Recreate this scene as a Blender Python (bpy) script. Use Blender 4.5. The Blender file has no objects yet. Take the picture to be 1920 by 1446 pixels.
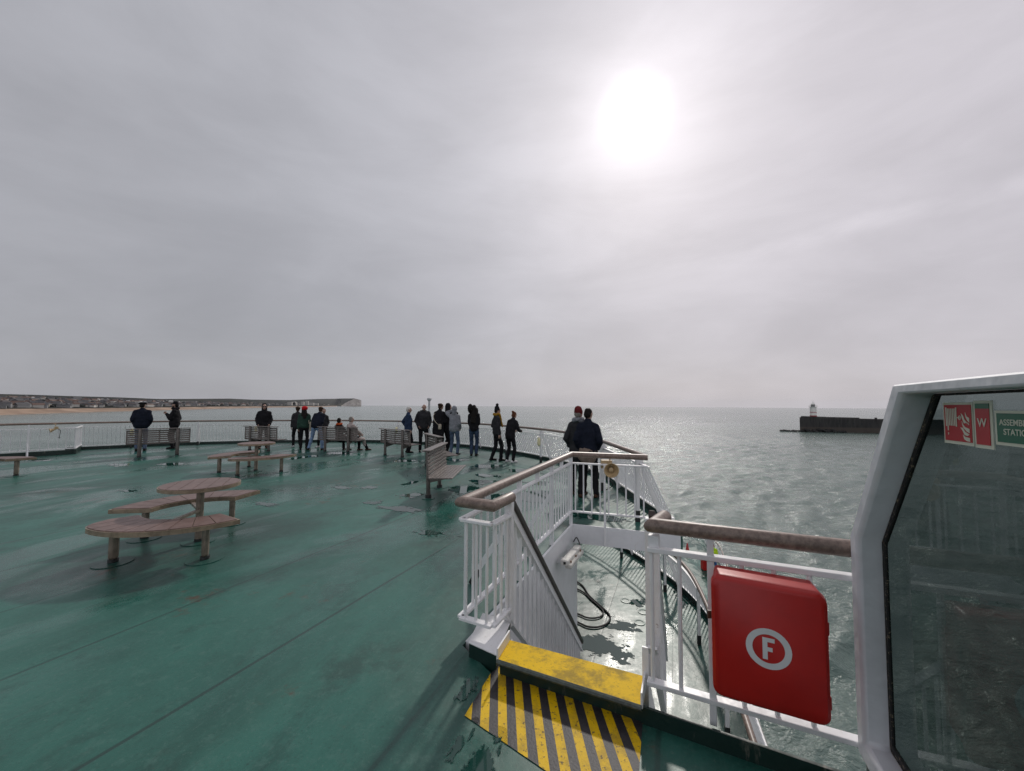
import bpy, bmesh, math, random
from mathutils import Vector, Matrix, noise
random.seed(7)
SC = bpy.context.scene
COL = SC.collection
R = math.radians

# ---------------------------------------------------------------- camera
FPX, EYE = 740.0, 1.75                       # focal length in photo pixels, eye height over the deck
PITCH, ROLL = math.atan(38.2 / FPX), R(0.32)
FW = Vector((0, math.cos(PITCH), math.sin(PITCH)))
UP0 = Vector((0, -math.sin(PITCH), math.cos(PITCH)))
RT = math.cos(ROLL) * Vector((1, 0, 0)) + math.sin(ROLL) * UP0
UPV = -math.sin(ROLL) * Vector((1, 0, 0)) + math.cos(ROLL) * UP0
CAMP = Vector((0, 0, EYE))
cd = bpy.data.cameras.new('camera')
cd.sensor_fit = 'HORIZONTAL'; cd.sensor_width = 36.0; cd.lens = 36.0 * FPX / 1920.0
cd.clip_start = 0.05; cd.clip_end = 120000
cam = bpy.data.objects.new('camera', cd); COL.objects.link(cam)
cam.matrix_world = Matrix(((RT.x, UPV.x, -FW.x, 0), (RT.y, UPV.y, -FW.y, 0), (RT.z, UPV.z, -FW.z, EYE), (0, 0, 0, 1)))
SC.camera = cam

def ray(px, py): return (px - 960) * RT - (py - 723) * UPV + FPX * FW
def G(px, py, z=0.0):                        # a survey point: where the sight line meets the level z
    d = ray(px, py); return CAMP + d * ((z - EYE) / d.z)

# ---------------------------------------------------------------- light
SUN = ray(1190, 215).normalized()
SUN_EL, SUN_AZ = math.asin(SUN.z), math.atan2(SUN.x, SUN.y)
ld = bpy.data.lights.new('sun', 'SUN'); ld.energy = 1.8; ld.angle = R(2.6); ld.color = (1.0, 0.95, 0.88)
sun = bpy.data.objects.new('sun', ld); COL.objects.link(sun)
sun.rotation_euler = SUN.to_track_quat('Z', 'Y').to_euler(); sun.location = (0, 0, 40)
SC.view_settings.view_transform = 'Standard'; SC.view_settings.look = 'None'
SC.view_settings.exposure = 0.0; SC.view_settings.gamma = 1.0

class NT:
    """small helper to write node trees"""
    def __init__(s, tree): s.t = tree; tree.nodes.clear()
    def n(s, typ, **kw):
        nd = s.t.nodes.new(typ)
        for k, v in kw.items():
            if k == 'ins':
                for a, b in v.items():
                    if isinstance(b, bpy.types.NodeSocket): s.t.links.new(b, nd.inputs[a])
                    else: nd.inputs[a].default_value = b
            else: setattr(nd, k, v)
        return nd
    def m(s, op, a, b=None, c=None, clamp=False):
        nd = s.t.nodes.new('ShaderNodeMath'); nd.operation = op; nd.use_clamp = clamp
        for i, v in enumerate((a, b, c)):
            if v is None: continue
            if isinstance(v, bpy.types.NodeSocket): s.t.links.new(v, nd.inputs[i])
            else: nd.inputs[i].default_value = v
        return nd.outputs[0]
    def v(s, op, a, b=None):
        nd = s.t.nodes.new('ShaderNodeVectorMath'); nd.operation = op
        for i, v in enumerate((a, b)):
            if v is None: continue
            if isinstance(v, bpy.types.NodeSocket): s.t.links.new(v, nd.inputs[i])
            elif op == 'SCALE' and i == 1: nd.inputs['Scale'].default_value = v
            else: nd.inputs[i].default_value = v
        return nd
    def mix(s, f, a, b, blend='MIX'):
        nd = s.t.nodes.new('ShaderNodeMix'); nd.data_type = 'RGBA'; nd.blend_type = blend
        for i, v in ((0, f), (6, a), (7, b)):
            if isinstance(v, bpy.types.NodeSocket): s.t.links.new(v, nd.inputs[i])
            elif i == 0: nd.inputs[0].default_value = v
            else: nd.inputs[i].default_value = (v[0], v[1], v[2], 1)
        return nd.outputs[2]
    def mr(s, x, a, b, c=0.0, d=1.0, smooth=True):
        nd = s.t.nodes.new('ShaderNodeMapRange'); nd.interpolation_type = 'SMOOTHSTEP' if smooth else 'LINEAR'
        s.t.links.new(x, nd.inputs[0])
        for i, v in zip((1, 2, 3, 4), (a, b, c, d)): nd.inputs[i].default_value = v
        return nd.outputs[0]
    def noise(s, vec, scale, detail=4, rough=0.55, dist=0.0, lac=2.0):
        nd = s.n('ShaderNodeTexNoise', ins={'Scale': scale, 'Detail': detail, 'Roughness': rough, 'Distortion': dist, 'Lacunarity': lac})
        if vec is not None: s.t.links.new(vec, nd.inputs['Vector'])
        return nd.outputs['Fac']
    def mapping(s, vec, scale=(1, 1, 1), rot=(0, 0, 0), loc=(0, 0, 0)):
        nd = s.n('ShaderNodeMapping', ins={'Scale': scale, 'Rotation': rot, 'Location': loc}); s.t.links.new(vec, nd.inputs['Vector'])
        return nd.outputs[0]

W = bpy.data.worlds.new('World'); SC.world = W; W.use_nodes = True
w = NT(W.node_tree)
dirv = w.n('ShaderNodeTexCoord').outputs['Generated']
nrm = w.v('NORMALIZE', dirv).outputs[0]
sp = w.n('ShaderNodeSeparateXYZ', ins={0: nrm})
sky = w.n('ShaderNodeTexSky', sky_type='NISHITA', sun_disc=False, sun_elevation=SUN_EL, sun_rotation=SUN_AZ, air_density=1.0, dust_density=2.0, ozone_density=1.0)
dots = w.v('DOT_PRODUCT', nrm, tuple(SUN)).outputs['Value']
ang = w.m('ARCCOSINE', w.m('MINIMUM', dots, 0.99999))
# soft banks and diagonal streaks in the overcast
lay1 = w.mapping(nrm, scale=(1.0, 1.0, 1.5), rot=(0, R(38), 0), loc=(3.1, 1.7, 0.4))
c1 = w.noise(lay1, 1.9, 5, 0.5, 0.5)
lay2 = w.mapping(nrm, scale=(0.7, 1.0, 2.6), rot=(0, R(32), 0), loc=(0.4, 5.2, 1.3))
c2 = w.noise(lay2, 3.2, 7, 0.6, 0.35)
cl = w.m('ADD', w.m('MULTIPLY', c1, 0.55), w.m('MULTIPLY', c2, 0.45))
cl = w.mr(cl, 0.32, 0.68, 0.88, 1.11)
# brightness of the cloud: base, wide and narrow glow round the veiled sun, and an added lift opposite the sun to light camera-facing surfaces
base = w.mr(sp.outputs[0], -0.8, 0.5, 0.40, 0.545)
wide = w.m('MULTIPLY', w.m('EXPONENT', w.m('DIVIDE', ang, -0.34)), 0.19)
near = w.m('MULTIPLY', w.m('EXPONENT', w.m('DIVIDE', ang, -0.105)), 0.42)
core = w.m('MULTIPLY', w.mr(ang, 0.0, 0.09, 1.0, 0.0), 0.4)
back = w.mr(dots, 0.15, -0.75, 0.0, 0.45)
hor = w.mr(sp.outputs[2], 0.0, 0.35, -0.035, 0.0)
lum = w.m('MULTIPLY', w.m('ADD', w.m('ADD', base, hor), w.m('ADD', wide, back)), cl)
lum = w.m('ADD', lum, w.m('ADD', near, core))
# one long pale streak of cloud low on the right, and a faint trail above the sun
def streak(a_, b_, wd_, gain, x0, x1):
    nn = ray(*a_).cross(ray(*b_)).normalized(); q = w.v('DOT_PRODUCT', nrm, tuple(nn)).outputs['Value']
    q = w.m('ADD', q, w.m('MULTIPLY', w.m('SUBTRACT', w.noise(nrm, 5.0, 4, 0.6), 0.5), wd_ * 1.6))
    band = w.mr(w.m('ABSOLUTE', q), wd_, wd_ * 0.15); tex = w.mr(w.noise(w.mapping(nrm, scale=(1, 1, 3)), 9, 5, 0.65), 0.3, 0.65, 0.35, 1.0)
    return w.m('MULTIPLY', w.m('MULTIPLY', band, tex), w.m('MULTIPLY', w.mr(sp.outputs[0], x0, x1), gain))
lum = w.m('ADD', lum, streak((1400, 480), (1920, 345), 0.024, 0.06, 0.30, 0.62))
tint = w.mix(w.mr(sp.outputs[0], -0.6, 0.7), (0.975, 0.98, 1.06), (1.03, 0.98, 1.05))
col = w.v('SCALE', tint); w.t.links.new(w.m('MULTIPLY', lum, 10.0), col.inputs['Scale'])
skyc = w.mix(0.95, sky.outputs[0], col.outputs[0])
bg = w.n('ShaderNodeBackground', ins={'Color': skyc, 'Strength': 0.1})
w.n('ShaderNodeOutputWorld', ins={'Surface': bg.outputs[0]})
try:
    SC.cycles.use_denoising = True; SC.cycles.denoiser = 'OPENIMAGEDENOISE'; SC.cycles.denoising_input_passes = 'RGB_ALBEDO_NORMAL'; SC.cycles.denoising_prefilter = 'NONE'
    SC.cycles.max_bounces = 8; SC.cycles.sample_clamp_indirect = 2.0; SC.cycles.caustics_reflective = False; SC.cycles.caustics_refractive = False; SC.cycles.blur_glossy = 1.0; SC.cycles.use_adaptive_sampling = False
except Exception: pass

# ---------------------------------------------------------------- materials
MAT = {}
def newmat(name):
    m = bpy.data.materials.new(name); m.use_nodes = True; t = NT(m.node_tree); MAT[name] = m
    p = t.n('ShaderNodeBsdfPrincipled'); o = t.n('ShaderNodeOutputMaterial', ins={'Surface': p.outputs[0]})
    return m, t, p
def lk(t, a, b): t.t.links.new(a, b)
def bump(t, p, h, strength=0.3, dist=0.01, prev=None):
    b = t.n('ShaderNodeBump', ins={'Strength': strength, 'Distance': dist, 'Height': h})
    if prev is not None: lk(t, prev, b.inputs['Normal'])
    lk(t, b.outputs[0], p.inputs['Normal']); return b.outputs[0]
def pos(t): return t.n('ShaderNodeNewGeometry').outputs['Position']
def obc(t): return t.n('ShaderNodeTexCoord').outputs['Object']

def simple(name, c, rough=0.5, var=0.12, scale=8.0, bs=0.0, bd=0.002, metal=0.0, spec=0.5, space='o'):
    m, t, p = newmat(name); co = obc(t) if space == 'o' else pos(t)
    f = t.noise(co, scale, 5, 0.6)
    cc = t.mix(t.mr(f, 0.3, 0.7), [x * (1 - var) for x in c], [min(1, x * (1 + var)) for x in c])
    lk(t, cc, p.inputs['Base Color'])
    p.inputs['Roughness'].default_value = rough; p.inputs['Metallic'].default_value = metal
    p.inputs['Specular IOR Level'].default_value = spec
    if bs: bump(t, p, t.noise(co, scale * 4, 4, 0.6), bs, bd)
    return m
# white ship's paint: lumpy, with grime and rust in places
def paint(name, c, rust=0.5, lump=0.5, rough=0.38):
    m, t, p = newmat(name); co = pos(t)
    f = t.noise(co, 3.0, 5, 0.6)
    cc = t.mix(t.mr(f, 0.35, 0.75), c, [x * 0.86 for x in c])
    g = t.noise(t.mapping(co, scale=(1, 1, 0.25)), 14, 6, 0.65)
    cc = t.mix(t.mr(g, 0.60, 0.75, 0, 0.35), cc, (0.42, 0.37, 0.30))
    r = t.noise(co, 19, 6, 0.7)
    cc = t.mix(t.mr(r, 0.655, 0.72, 0, rust), cc, (0.16, 0.055, 0.02))
    lk(t, cc, p.inputs['Base Color']); p.inputs['Roughness'].default_value = rough
    n1 = t.noise(co, 13, 2, 0.45); n2 = t.noise(co, 42, 2, 0.4)
    bump(t, p, t.m('ADD', n1, t.m('MULTIPLY', n2, 0.12)), lump, 0.007)
    return m
WHITE = paint('white_paint', (0.78, 0.78, 0.79))
WHITEW = paint('white_wall_paint', (0.74, 0.75, 0.77), rust=0.35, lump=0.35)
FRAMEP = paint('frame_paint', (0.66, 0.67, 0.70), rust=0.15, lump=0.9)
DKGREEN = paint('dark_green_paint', (0.006, 0.024, 0.019), rust=0.6, lump=0.6, rough=0.4)
BLACKM = simple('black_sleeve', (0.02, 0.022, 0.022), 0.5)
POSTM = simple('bench_post_metal', (0.13, 0.115, 0.105), 0.42, 0.2, 12, 0.2, metal=0.5)
def woodmat(name, c1, c2, streak=(30, 30, 2), rough=0.6):
    m, t, p = newmat(name); co = obc(t)
    f = t.noise(t.mapping(co, scale=streak), 2.0, 6, 0.65)
    g = t.noise(co, 3.0, 4, 0.6)
    cc = t.mix(t.mr(f, 0.3, 0.7), c1, c2)
    cc = t.mix(t.mr(g, 0.45, 0.75, 0, 0.45), cc, [x * 0.6 for x in c1])
    lk(t, cc, p.inputs['Base Color']); p.inputs['Roughness'].default_value = rough
    bump(t, p, f, 0.25, 0.002)
    return m
TEAK = woodmat('weathered_handrail', (0.13, 0.092, 0.074), (0.27, 0.200, 0.165), (18, 18, 18), 0.42)
SLAT = woodmat('weathered_slats', (0.085, 0.071, 0.064), (0.185, 0.158, 0.145), (3, 30, 30), 0.36)
COMPO = woodmat('brown_boards', (0.115, 0.070, 0.060), (0.19, 0.123, 0.107), (6, 6, 6), 0.45)
RIMM = woodmat('table_rim_metal', (0.16, 0.12, 0.08), (0.30, 0.235, 0.165), (5, 5, 5), 0.36)
LEGM = simple('table_leg_metal', (0.24, 0.195, 0.155), 0.36, 0.25, 10, 0.2, metal=0.35)

# the green painted deck, with seams, scuffs and wet patches
AX = Vector((math.sin(R(22.5)), math.cos(R(22.5)), 0)); BX = Vector((AX.y, -AX.x, 0))
def deckmat(name, wet=0.0, gr=1.0, ro0=0.44, grain=0.5, spec=0.45):
    m, t, p = newmat(name); co = pos(t)
    rc = t.mapping(co, rot=(0, 0, R(22.5)))
    s = t.n('ShaderNodeSeparateXYZ', ins={0: rc}); X, Y = s.outputs[0], s.outputs[1]
    big = t.noise(t.mapping(rc, scale=(0.8, 0.5, 1)), 0.6, 8, 0.68, 0.3)
    mid = t.noise(t.mapping(rc, scale=(1, 0.7, 1)), 2.2, 9, 0.72, 0.3)
    fin = t.noise(co, 11, 6, 0.7)
    a = t.mix(t.mr(big, 0.34, 0.66), [gr * x for x in (0.007, 0.050, 0.038)], [gr * x for x in (0.022, 0.122, 0.094)])
    a = t.mix(t.mr(mid, 0.50, 0.66, 0, 0.55), a, [gr * x for x in (0.008, 0.038, 0.031)])
    a = t.mix(t.mr(fin, 0.50, 0.68, 0, 0.38), a, [gr * x for x in (0.060, 0.150, 0.125)])
    stain = t.noise(t.mapping(rc, scale=(1, 0.6, 1), loc=(4, 9, 0)), 0.9, 7, 0.7)
    a = t.mix(t.mr(stain, 0.57, 0.70, 0, 0.5), a, (0.045, 0.055, 0.047))
    chip = t.noise(t.mapping(co, loc=(7, 3, 0)), 2.3, 8, 0.75)
    a = t.mix(t.mr(chip, 0.70, 0.72, 0, 0.7), a, (0.07, 0.045, 0.035))
    spk = t.noise(co, 48, 5, 0.8)
    a = t.mix(t.mr(spk, 0.55, 0.68, 0, 0.40), a, (0.11, 0.17, 0.15)); a = t.mix(t.mr(spk, 0.45, 0.33, 0, 0.45), a, (0.008, 0.026, 0.021))
    scr = t.noise(t.mapping(rc, scale=(9, 0.7, 1), rot=(0, 0, R(8))), 3.0, 4, 0.7)
    a = t.mix(t.mr(scr, 0.58, 0.70, 0, 0.35), a, (0.055, 0.135, 0.115))
    rst = t.m('MULTIPLY', t.mr(t.noise(t.mapping(co, loc=(2, 8, 0)), 0.8, 6, 0.7), 0.57, 0.66), t.mr(t.noise(co, 7, 5, 0.7), 0.48, 0.62))
    a = t.mix(t.m('MULTIPLY', rst, 0.8), a, (0.075, 0.040, 0.024))
    # plate seams, slightly wandering
    wob = t.m('MULTIPLY', t.noise(co, 0.25, 2, 0.5), 0.10)
    def seam(c, pitch, off, wd):
        q = t.m('FRACT', t.m('DIVIDE', t.m('ADD', t.m('ADD', c, wob), off), pitch))
        d = t.m('MULTIPLY', t.m('ABSOLUTE', t.m('SUBTRACT', q, 0.5)), pitch)
        return t.mr(d, wd, wd * 3.0, 1.0, 0.0)
    sm = t.m('MAXIMUM', t.m('MULTIPLY', seam(X, 1.28, 0.70, 0.0065), t.mr(t.noise(t.mapping(rc, scale=(1, 0.25, 1), loc=(5, 1, 0)), 0.5, 3, 0.6), 0.36, 0.56, 0.25, 1.0)), t.m('MULTIPLY', seam(Y, 8.3, 3.8, 0.004), 0.4))
    a = t.mix(t.m('MULTIPLY', sm, 0.75), a, (0.010, 0.030, 0.026))
    lk(t, a, p.inputs['Base Color'])
    wetm = t.noise(t.mapping(rc, scale=(1, 0.45, 1), loc=(1.3, 2.2, 0)), 0.75, 5, 0.6, 0.8)
    wm = t.mr(wetm, 0.46 - wet, 0.60 - wet)
    ro = t.m('ADD', t.m('MULTIPLY', wm, -0.24), t.m('ADD', ro0, t.m('MULTIPLY', t.m('SUBTRACT', fin, 0.5), 0.25)))
    lk(t, ro, p.inputs['Roughness'])
    p.inputs['Specular IOR Level'].default_value = spec
    h = t.m('ADD', t.m('ADD', t.m('MULTIPLY', t.noise(co, 160, 3, 0.6), 0.16), t.m('MULTIPLY', t.noise(co, 9, 3, 0.5), 0.3)), t.m('MULTIPLY', t.noise(co, 1.7, 2, 0.5), 2.2))
    b1 = bump(t, p, h, grain, 0.008)
    bump(t, p, t.m('MULTIPLY', sm, -1.0), 0.25, 0.004, b1)
    return m
DECK = deckmat('green_deck_paint')
LDECK = deckmat('lower_deck_paint', -0.02, 1.0, 0.36, 0.8, 0.30)
m, t, p = newmat('puddle_water')                          # thin standing water, its outline broken by the uneven plates
p.inputs['Base Color'].default_value = (0.010, 0.046, 0.037, 1); p.inputs['Roughness'].default_value = 0.03; p.inputs['IOR'].default_value = 1.5
bump(t, p, t.noise(pos(t), 12, 2, 0.5), 0.05, 0.003)
oc_ = t.n('ShaderNodeTexCoord').outputs['Object']; rad_ = t.v('LENGTH', oc_).outputs['Value']
sh_ = t.n('ShaderNodeCombineXYZ', ins={2: t.m('MULTIPLY', t.n('ShaderNodeObjectInfo').outputs['Random'], 50.0)}).outputs[0]
oc2 = t.v('ADD', oc_, sh_).outputs[0]
shp = t.m('SUBTRACT', t.m('ADD', 0.92, t.m('ADD', t.m('MULTIPLY', t.m('SUBTRACT', t.noise(oc2, 1.5, 4, 0.6), 0.5), 3.4), t.m('MULTIPLY', t.m('SUBTRACT', t.noise(oc2, 6, 5, 0.65), 0.5), 0.9))), t.m('MULTIPLY', rad_, 1.75))
tp = t.n('ShaderNodeBsdfTransparent'); mxs = t.n('ShaderNodeMixShader', ins={0: t.mr(shp, 0.0, 0.13), 1: tp.outputs[0], 2: p.outputs[0]})
t.n('ShaderNodeOutputMaterial', ins={'Surface': mxs.outputs[0]}).is_active_output = True
PUD = m

# the sea: long swell, chop and ripples
m, t, p = newmat('sea_water'); co = pos(t)
co2 = t.mapping(co, rot=(0, 0, R(24)), scale=(0.55, 1, 1))
n0 = t.noise(co2, 0.055, 3, 0.5); n1 = t.noise(co2, 0.21, 4, 0.55, 0.4); n2 = t.noise(co2, 0.85, 5, 0.6, 0.5); n3 = t.noise(co, 3.4, 4, 0.6, 0.3)
h = t.m('ADD', t.m('ADD', t.m('MULTIPLY', n0, 0.8), t.m('MULTIPLY', n1, 0.50)), t.m('ADD', t.m('MULTIPLY', n2, 0.40), t.m('MULTIPLY', n3, 0.11)))
bump(t, p, h, 1.0, 1.0)
blot = t.noise(t.mapping(co, scale=(0.2, 1, 1)), 0.012, 4, 0.6)
lk(t, t.mix(t.mr(blot, 0.35, 0.65), (0.090, 0.135, 0.120), (0.130, 0.180, 0.160)), p.inputs['Base Color'])
p.inputs['Roughness'].default_value = 0.15; p.inputs['IOR'].default_value = 1.33
SEAM = m

YEL = None
m, t, p = newmat('worn_yellow_paint'); co = pos(t)
f = t.noise(co, 6, 7, 0.7); g = t.noise(co, 45, 5, 0.7)
a = t.mix(t.mr(f, 0.44, 0.66, 0, 0.7), (0.72, 0.46, 0.005), (0.36, 0.24, 0.03))
a = t.mix(t.mr(g, 0.57, 0.64, 0, 0.85), a, (0.06, 0.05, 0.035))
lk(t, a, p.inputs['Base Color']); p.inputs['Roughness'].default_value = 0.55; p.inputs['Specular IOR Level'].default_value = 0.2
bump(t, p, g, 0.5, 0.004); YEL = m
m, t, p = newmat('tread_plate_yellow'); co = pos(t)
f = t.noise(co, 5, 6, 0.68); g = t.noise(co, 60, 5, 0.7)
v = t.n('ShaderNodeTexVoronoi', ins={'Vector': t.mapping(co, rot=(0, 0, R(40)), scale=(1, 2.2, 1)), 'Scale': 75.0}).outputs['Distance']
a = t.mix(t.mr(f, 0.44, 0.62, 0, 0.8), (0.74, 0.47, 0.003), (0.26, 0.18, 0.025))
a = t.mix(t.mr(g, 0.56, 0.68, 0.0, 0.55), a, (0.16, 0.11, 0.02))
lk(t, a, p.inputs['Base Color']); p.inputs['Roughness'].default_value = 0.6; p.inputs['Specular IOR Level'].default_value = 0.12
bump(t, p, t.m('ADD', t.m('MULTIPLY', v, -1.0), t.m('MULTIPLY', g, 0.5)), 0.35, 0.002); YPLATE = m
DARKMARK = simple('worn_dark_marking', (0.026, 0.023, 0.026), 0.55, 0.3, 20, 0.5, 0.004, space='p')
REDGRP = None
m, t, p = newmat('red_moulded_plastic'); co = obc(t)
f = t.noise(co, 4, 5, 0.6); g = t.noise(co, 30, 6, 0.7)
a = t.mix(t.mr(f, 0.35, 0.7), (0.46, 0.011, 0.008), (0.37, 0.009, 0.007))
a = t.mix(t.mr(g, 0.66, 0.74, 0, 0.3), a, (0.30, 0.05, 0.045))
lk(t, a, p.inputs['Base Color']); p.inputs['Roughness'].default_value = 0.40
bump(t, p, t.noise(co, 60, 3), 0.12, 0.003); REDP = m
STICK = simple('white_sticker', (0.70, 0.70, 0.71), 0.45, 0.06)
CREAM = simple('sign_cream', (0.62, 0.63, 0.52), 0.45, 0.05)
SIGNRED = simple('sign_red', (0.42, 0.012, 0.018), 0.4, 0.05)
SIGNGREEN = simple('sign_green', (0.004, 0.12, 0.065), 0.4, 0.05)
SIGNPINK = simple('sign_faded_red', (0.42, 0.075, 0.085), 0.4, 0.08)
RUBBER = simple('black_rubber', (0.012, 0.012, 0.012), 0.6, 0.3, 30, 0.3)
m, t, p = newmat('rusty_gasket'); co = pos(t)
f = t.noise(co, 60, 6, 0.75)
lk(t, t.mix(t.mr(f, 0.55, 0.66), (0.010, 0.010, 0.010), (0.30, 0.24, 0.16)), p.inputs['Base Color'])
p.inputs['Roughness'].default_value = 0.7; bump(t, p, f, 0.6, 0.006); GASKET = m
# tinted window glass
m = bpy.data.materials.new('tinted_glass'); m.use_nodes = True; t = NT(m.node_tree)
tr = t.n('ShaderNodeBsdfTransparent', ins={'Color': (0.43, 0.475, 0.47, 1)})
gl = t.n('ShaderNodeBsdfGlossy', ins={'Color': (0.48, 0.53, 0.55, 1), 'Roughness': 0.02})
fr = t.n('ShaderNodeFresnel', ins={'IOR': 1.38}); bk = t.n('ShaderNodeNewGeometry').outputs['Backfacing']
mx = t.n('ShaderNodeMixShader', ins={0: t.m('MULTIPLY', fr.outputs[0], t.m('SUBTRACT', 1.0, bk)), 1: tr.outputs[0], 2: gl.outputs[0]})
t.n('ShaderNodeOutputMaterial', ins={'Surface': mx.outputs[0]}); GLASS = m
LAMPW = simple('lamp_housing', (0.62, 0.61, 0.57), 0.35, 0.15, 20)
LENSY = simple('lamp_lens', (0.72, 0.66, 0.40), 0.25, 0.08)
DIFF = simple('diffuser_plastic', (0.55, 0.54, 0.50), 0.25, 0.1)
HORNM = simple('horn_beige', (0.46, 0.34, 0.19), 0.4, 0.2, 25)
CONC = None
m, t, p = newmat('breakwater_concrete'); co = obc(t)
f = t.noise(t.mapping(co, scale=(1, 1, 0.12)), 0.8, 6, 0.65); g = t.noise(co, 0.25, 5, 0.6)
s = t.n('ShaderNodeSeparateXYZ', ins={0: co})
a = t.mix(t.mr(f, 0.35, 0.65), (0.012, 0.012, 0.012), (0.035, 0.034, 0.032))
a = t.mix(t.m('MULTIPLY', t.mr(s.outputs[2], 4.6, 3.4, 0, 0.85), t.mr(g, 0.2, 0.6, 0.6, 1.0)), a, (0.062, 0.050, 0.040))
lk(t, a, p.inputs['Base Color']); p.inputs['Roughness'].default_value = 0.85; CONC = m
ROCKM = simple('dark_rock', (0.010, 0.010, 0.009), 0.7, 0.3, 2.0, 0.5, 0.1)
LHW = simple('lighthouse_white', (0.72, 0.71, 0.68), 0.5, 0.06, 1.0)
LHR = simple('lighthouse_red', (0.32, 0.03, 0.035), 0.5, 0.1, 1.0)
LHD = simple('lantern_dark', (0.03, 0.035, 0.04), 0.2)

# ---------------------------------------------------------------- mesh helpers
class MB:
    def __init__(s): s.v = []; s.f = []; s.mi = []; s.cur = 0
    def add(s, vs, fs):
        b = len(s.v); s.v += [Vector(x) for x in vs]
        for f in fs: s.f.append([b + i for i in f]); s.mi.append(s.cur)
        return s
    def box(s, c, sz, M=None):
        x, y, z = [q / 2 for q in sz]; c = Vector(c)
        vs = [Vector((i * x, j * y, k * z)) for i in (-1, 1) for j in (-1, 1) for k in (-1, 1)]
        vs = [(M @ q if M else q) + c for q in vs]
        return s.add(vs, [(0, 1, 3, 2), (4, 6, 7, 5), (0, 4, 5, 1), (2, 3, 7, 6), (0, 2, 6, 4), (1, 5, 7, 3)])
    def bar(s, p, q, wd, hg, up=(0, 0, 1)):          # rectangular bar; wd sideways, hg along up
        p, q = Vector(p), Vector(q); d = (q - p).normalized(); u = Vector(up); sd = d.cross(u)
        if sd.length < 1e-4: sd = d.cross(Vector((1, 0, 0)))
        sd.normalize(); u = sd.cross(d)
        o = [sd * wd / 2 * a + u * hg / 2 * b for a, b in ((-1, -1), (1, -1), (1, 1), (-1, 1))]
        return s.add([p + k for k in o] + [q + k for k in o], [(3, 2, 1, 0), (4, 5, 6, 7)] + [(i, (i + 1) % 4, 4 + (i + 1) % 4, 4 + i) for i in range(4)])
    def tube(s, pts, r, n=8, closed=False, cap=True):
        pts = [Vector(p) for p in pts]; N = len(pts); rings = []
        for i, p in enumerate(pts):
            a = pts[(i - 1) % N] if (closed or i > 0) else None; b = pts[(i + 1) % N] if (closed or i < N - 1) else None
            d1 = (p - a).normalized() if a is not None else None; d2 = (b - p).normalized() if b is not None else None
            d = (d1 + d2).normalized() if d1 and d2 else (d1 or d2)
            u = Vector((0, 0, 1)) if abs(d.z) < 0.9 else Vector((1, 0, 0))
            if i and abs(d.z) >= 0.9 and False: pass
            sd = d.cross(u).normalized(); uu = sd.cross(d)
            k = 1.0
            if d1 and d2: k = 1 / max(0.5, d.dot(d1))
            rr = r[i] if isinstance(r, (list, tuple)) else r
            rings.append([p + (sd * math.cos(2 * math.pi * j / n) * k + uu * math.sin(2 * math.pi * j / n)) * rr for j in range(n)])
        vs = [v for rg in rings for v in rg]; fs = []
        for i in range(N if closed else N - 1):
            a, b = i * n, ((i + 1) % N) * n
            for j in range(n): fs.append((a + j, a + (j + 1) % n, b + (j + 1) % n, b + j))
        if not closed and cap: fs += [tuple(range(n - 1, -1, -1)), tuple((N - 1) * n + j for j in range(n))]
        return s.add(vs, fs)
    def prism(s, poly, z0, z1):
        n = len(poly); area = sum(poly[i][0] * poly[(i + 1) % n][1] - poly[(i + 1) % n][0] * poly[i][1] for i in range(n))
        if area < 0: poly = poly[::-1]
        return s.add([(p[0], p[1], z0) for p in poly] + [(p[0], p[1], z1) for p in poly],
                     [tuple(range(n - 1, -1, -1)), tuple(range(n, 2 * n))] + [(i, (i + 1) % n, n + (i + 1) % n, n + i) for i in range(n)])
    def lathe(s, prof, n=20, c=(0, 0, 0), M=None):      # prof: (r, z) from bottom to top
        c = Vector(c); vs = []; fs = []
        for r_, z_ in prof:
            for j in range(n):
                a = 2 * math.pi * j / n; q = Vector((r_ * math.cos(a), r_ * math.sin(a), z_)); vs.append((M @ q if M else q) + c)
        for i in range(len(prof) - 1):
            for j in range(n): fs.append((i * n + j, i * n + (j + 1) % n, (i + 1) * n + (j + 1) % n, (i + 1) * n + j))
        fs += [tuple(range(n - 1, -1, -1)), tuple((len(prof) - 1) * n + j for j in range(n))]
        return s.add(vs, fs)
    def slab(s, poly, O, U, V, N, d0, d1):               # polygon (u,v) in the plane O+uU+vV, thickness d0..d1 along N
        n = len(poly); vs = [O + U * a + V * b + N * d0 for a, b in poly] + [O + U * a + V * b + N * d1 for a, b in poly]
        return s.add(vs, [tuple(range(n - 1, -1, -1)), tuple(range(n, 2 * n))] + [(i, (i + 1) % n, n + (i + 1) % n, n + i) for i in range(n)])
    def ring(s, outer, inner, O, U, V, N, d0, d1):       # frame between two matching polygons
        n = len(outer); vs = []
        for d in (d0, d1):
            for pl in (outer, inner): vs += [O + U * a + V * b + N * d for a, b in pl]
        fs = []
        for i in range(n):
            j = (i + 1) % n
            fs += [(i, j, n + j, n + i), (2 * n + j, 2 * n + i, 3 * n + i, 3 * n + j), (j, i, 2 * n + i, 2 * n + j), (n + i, n + j, 3 * n + j, 3 * n + i)]
        return s.add(vs, fs)
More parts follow.
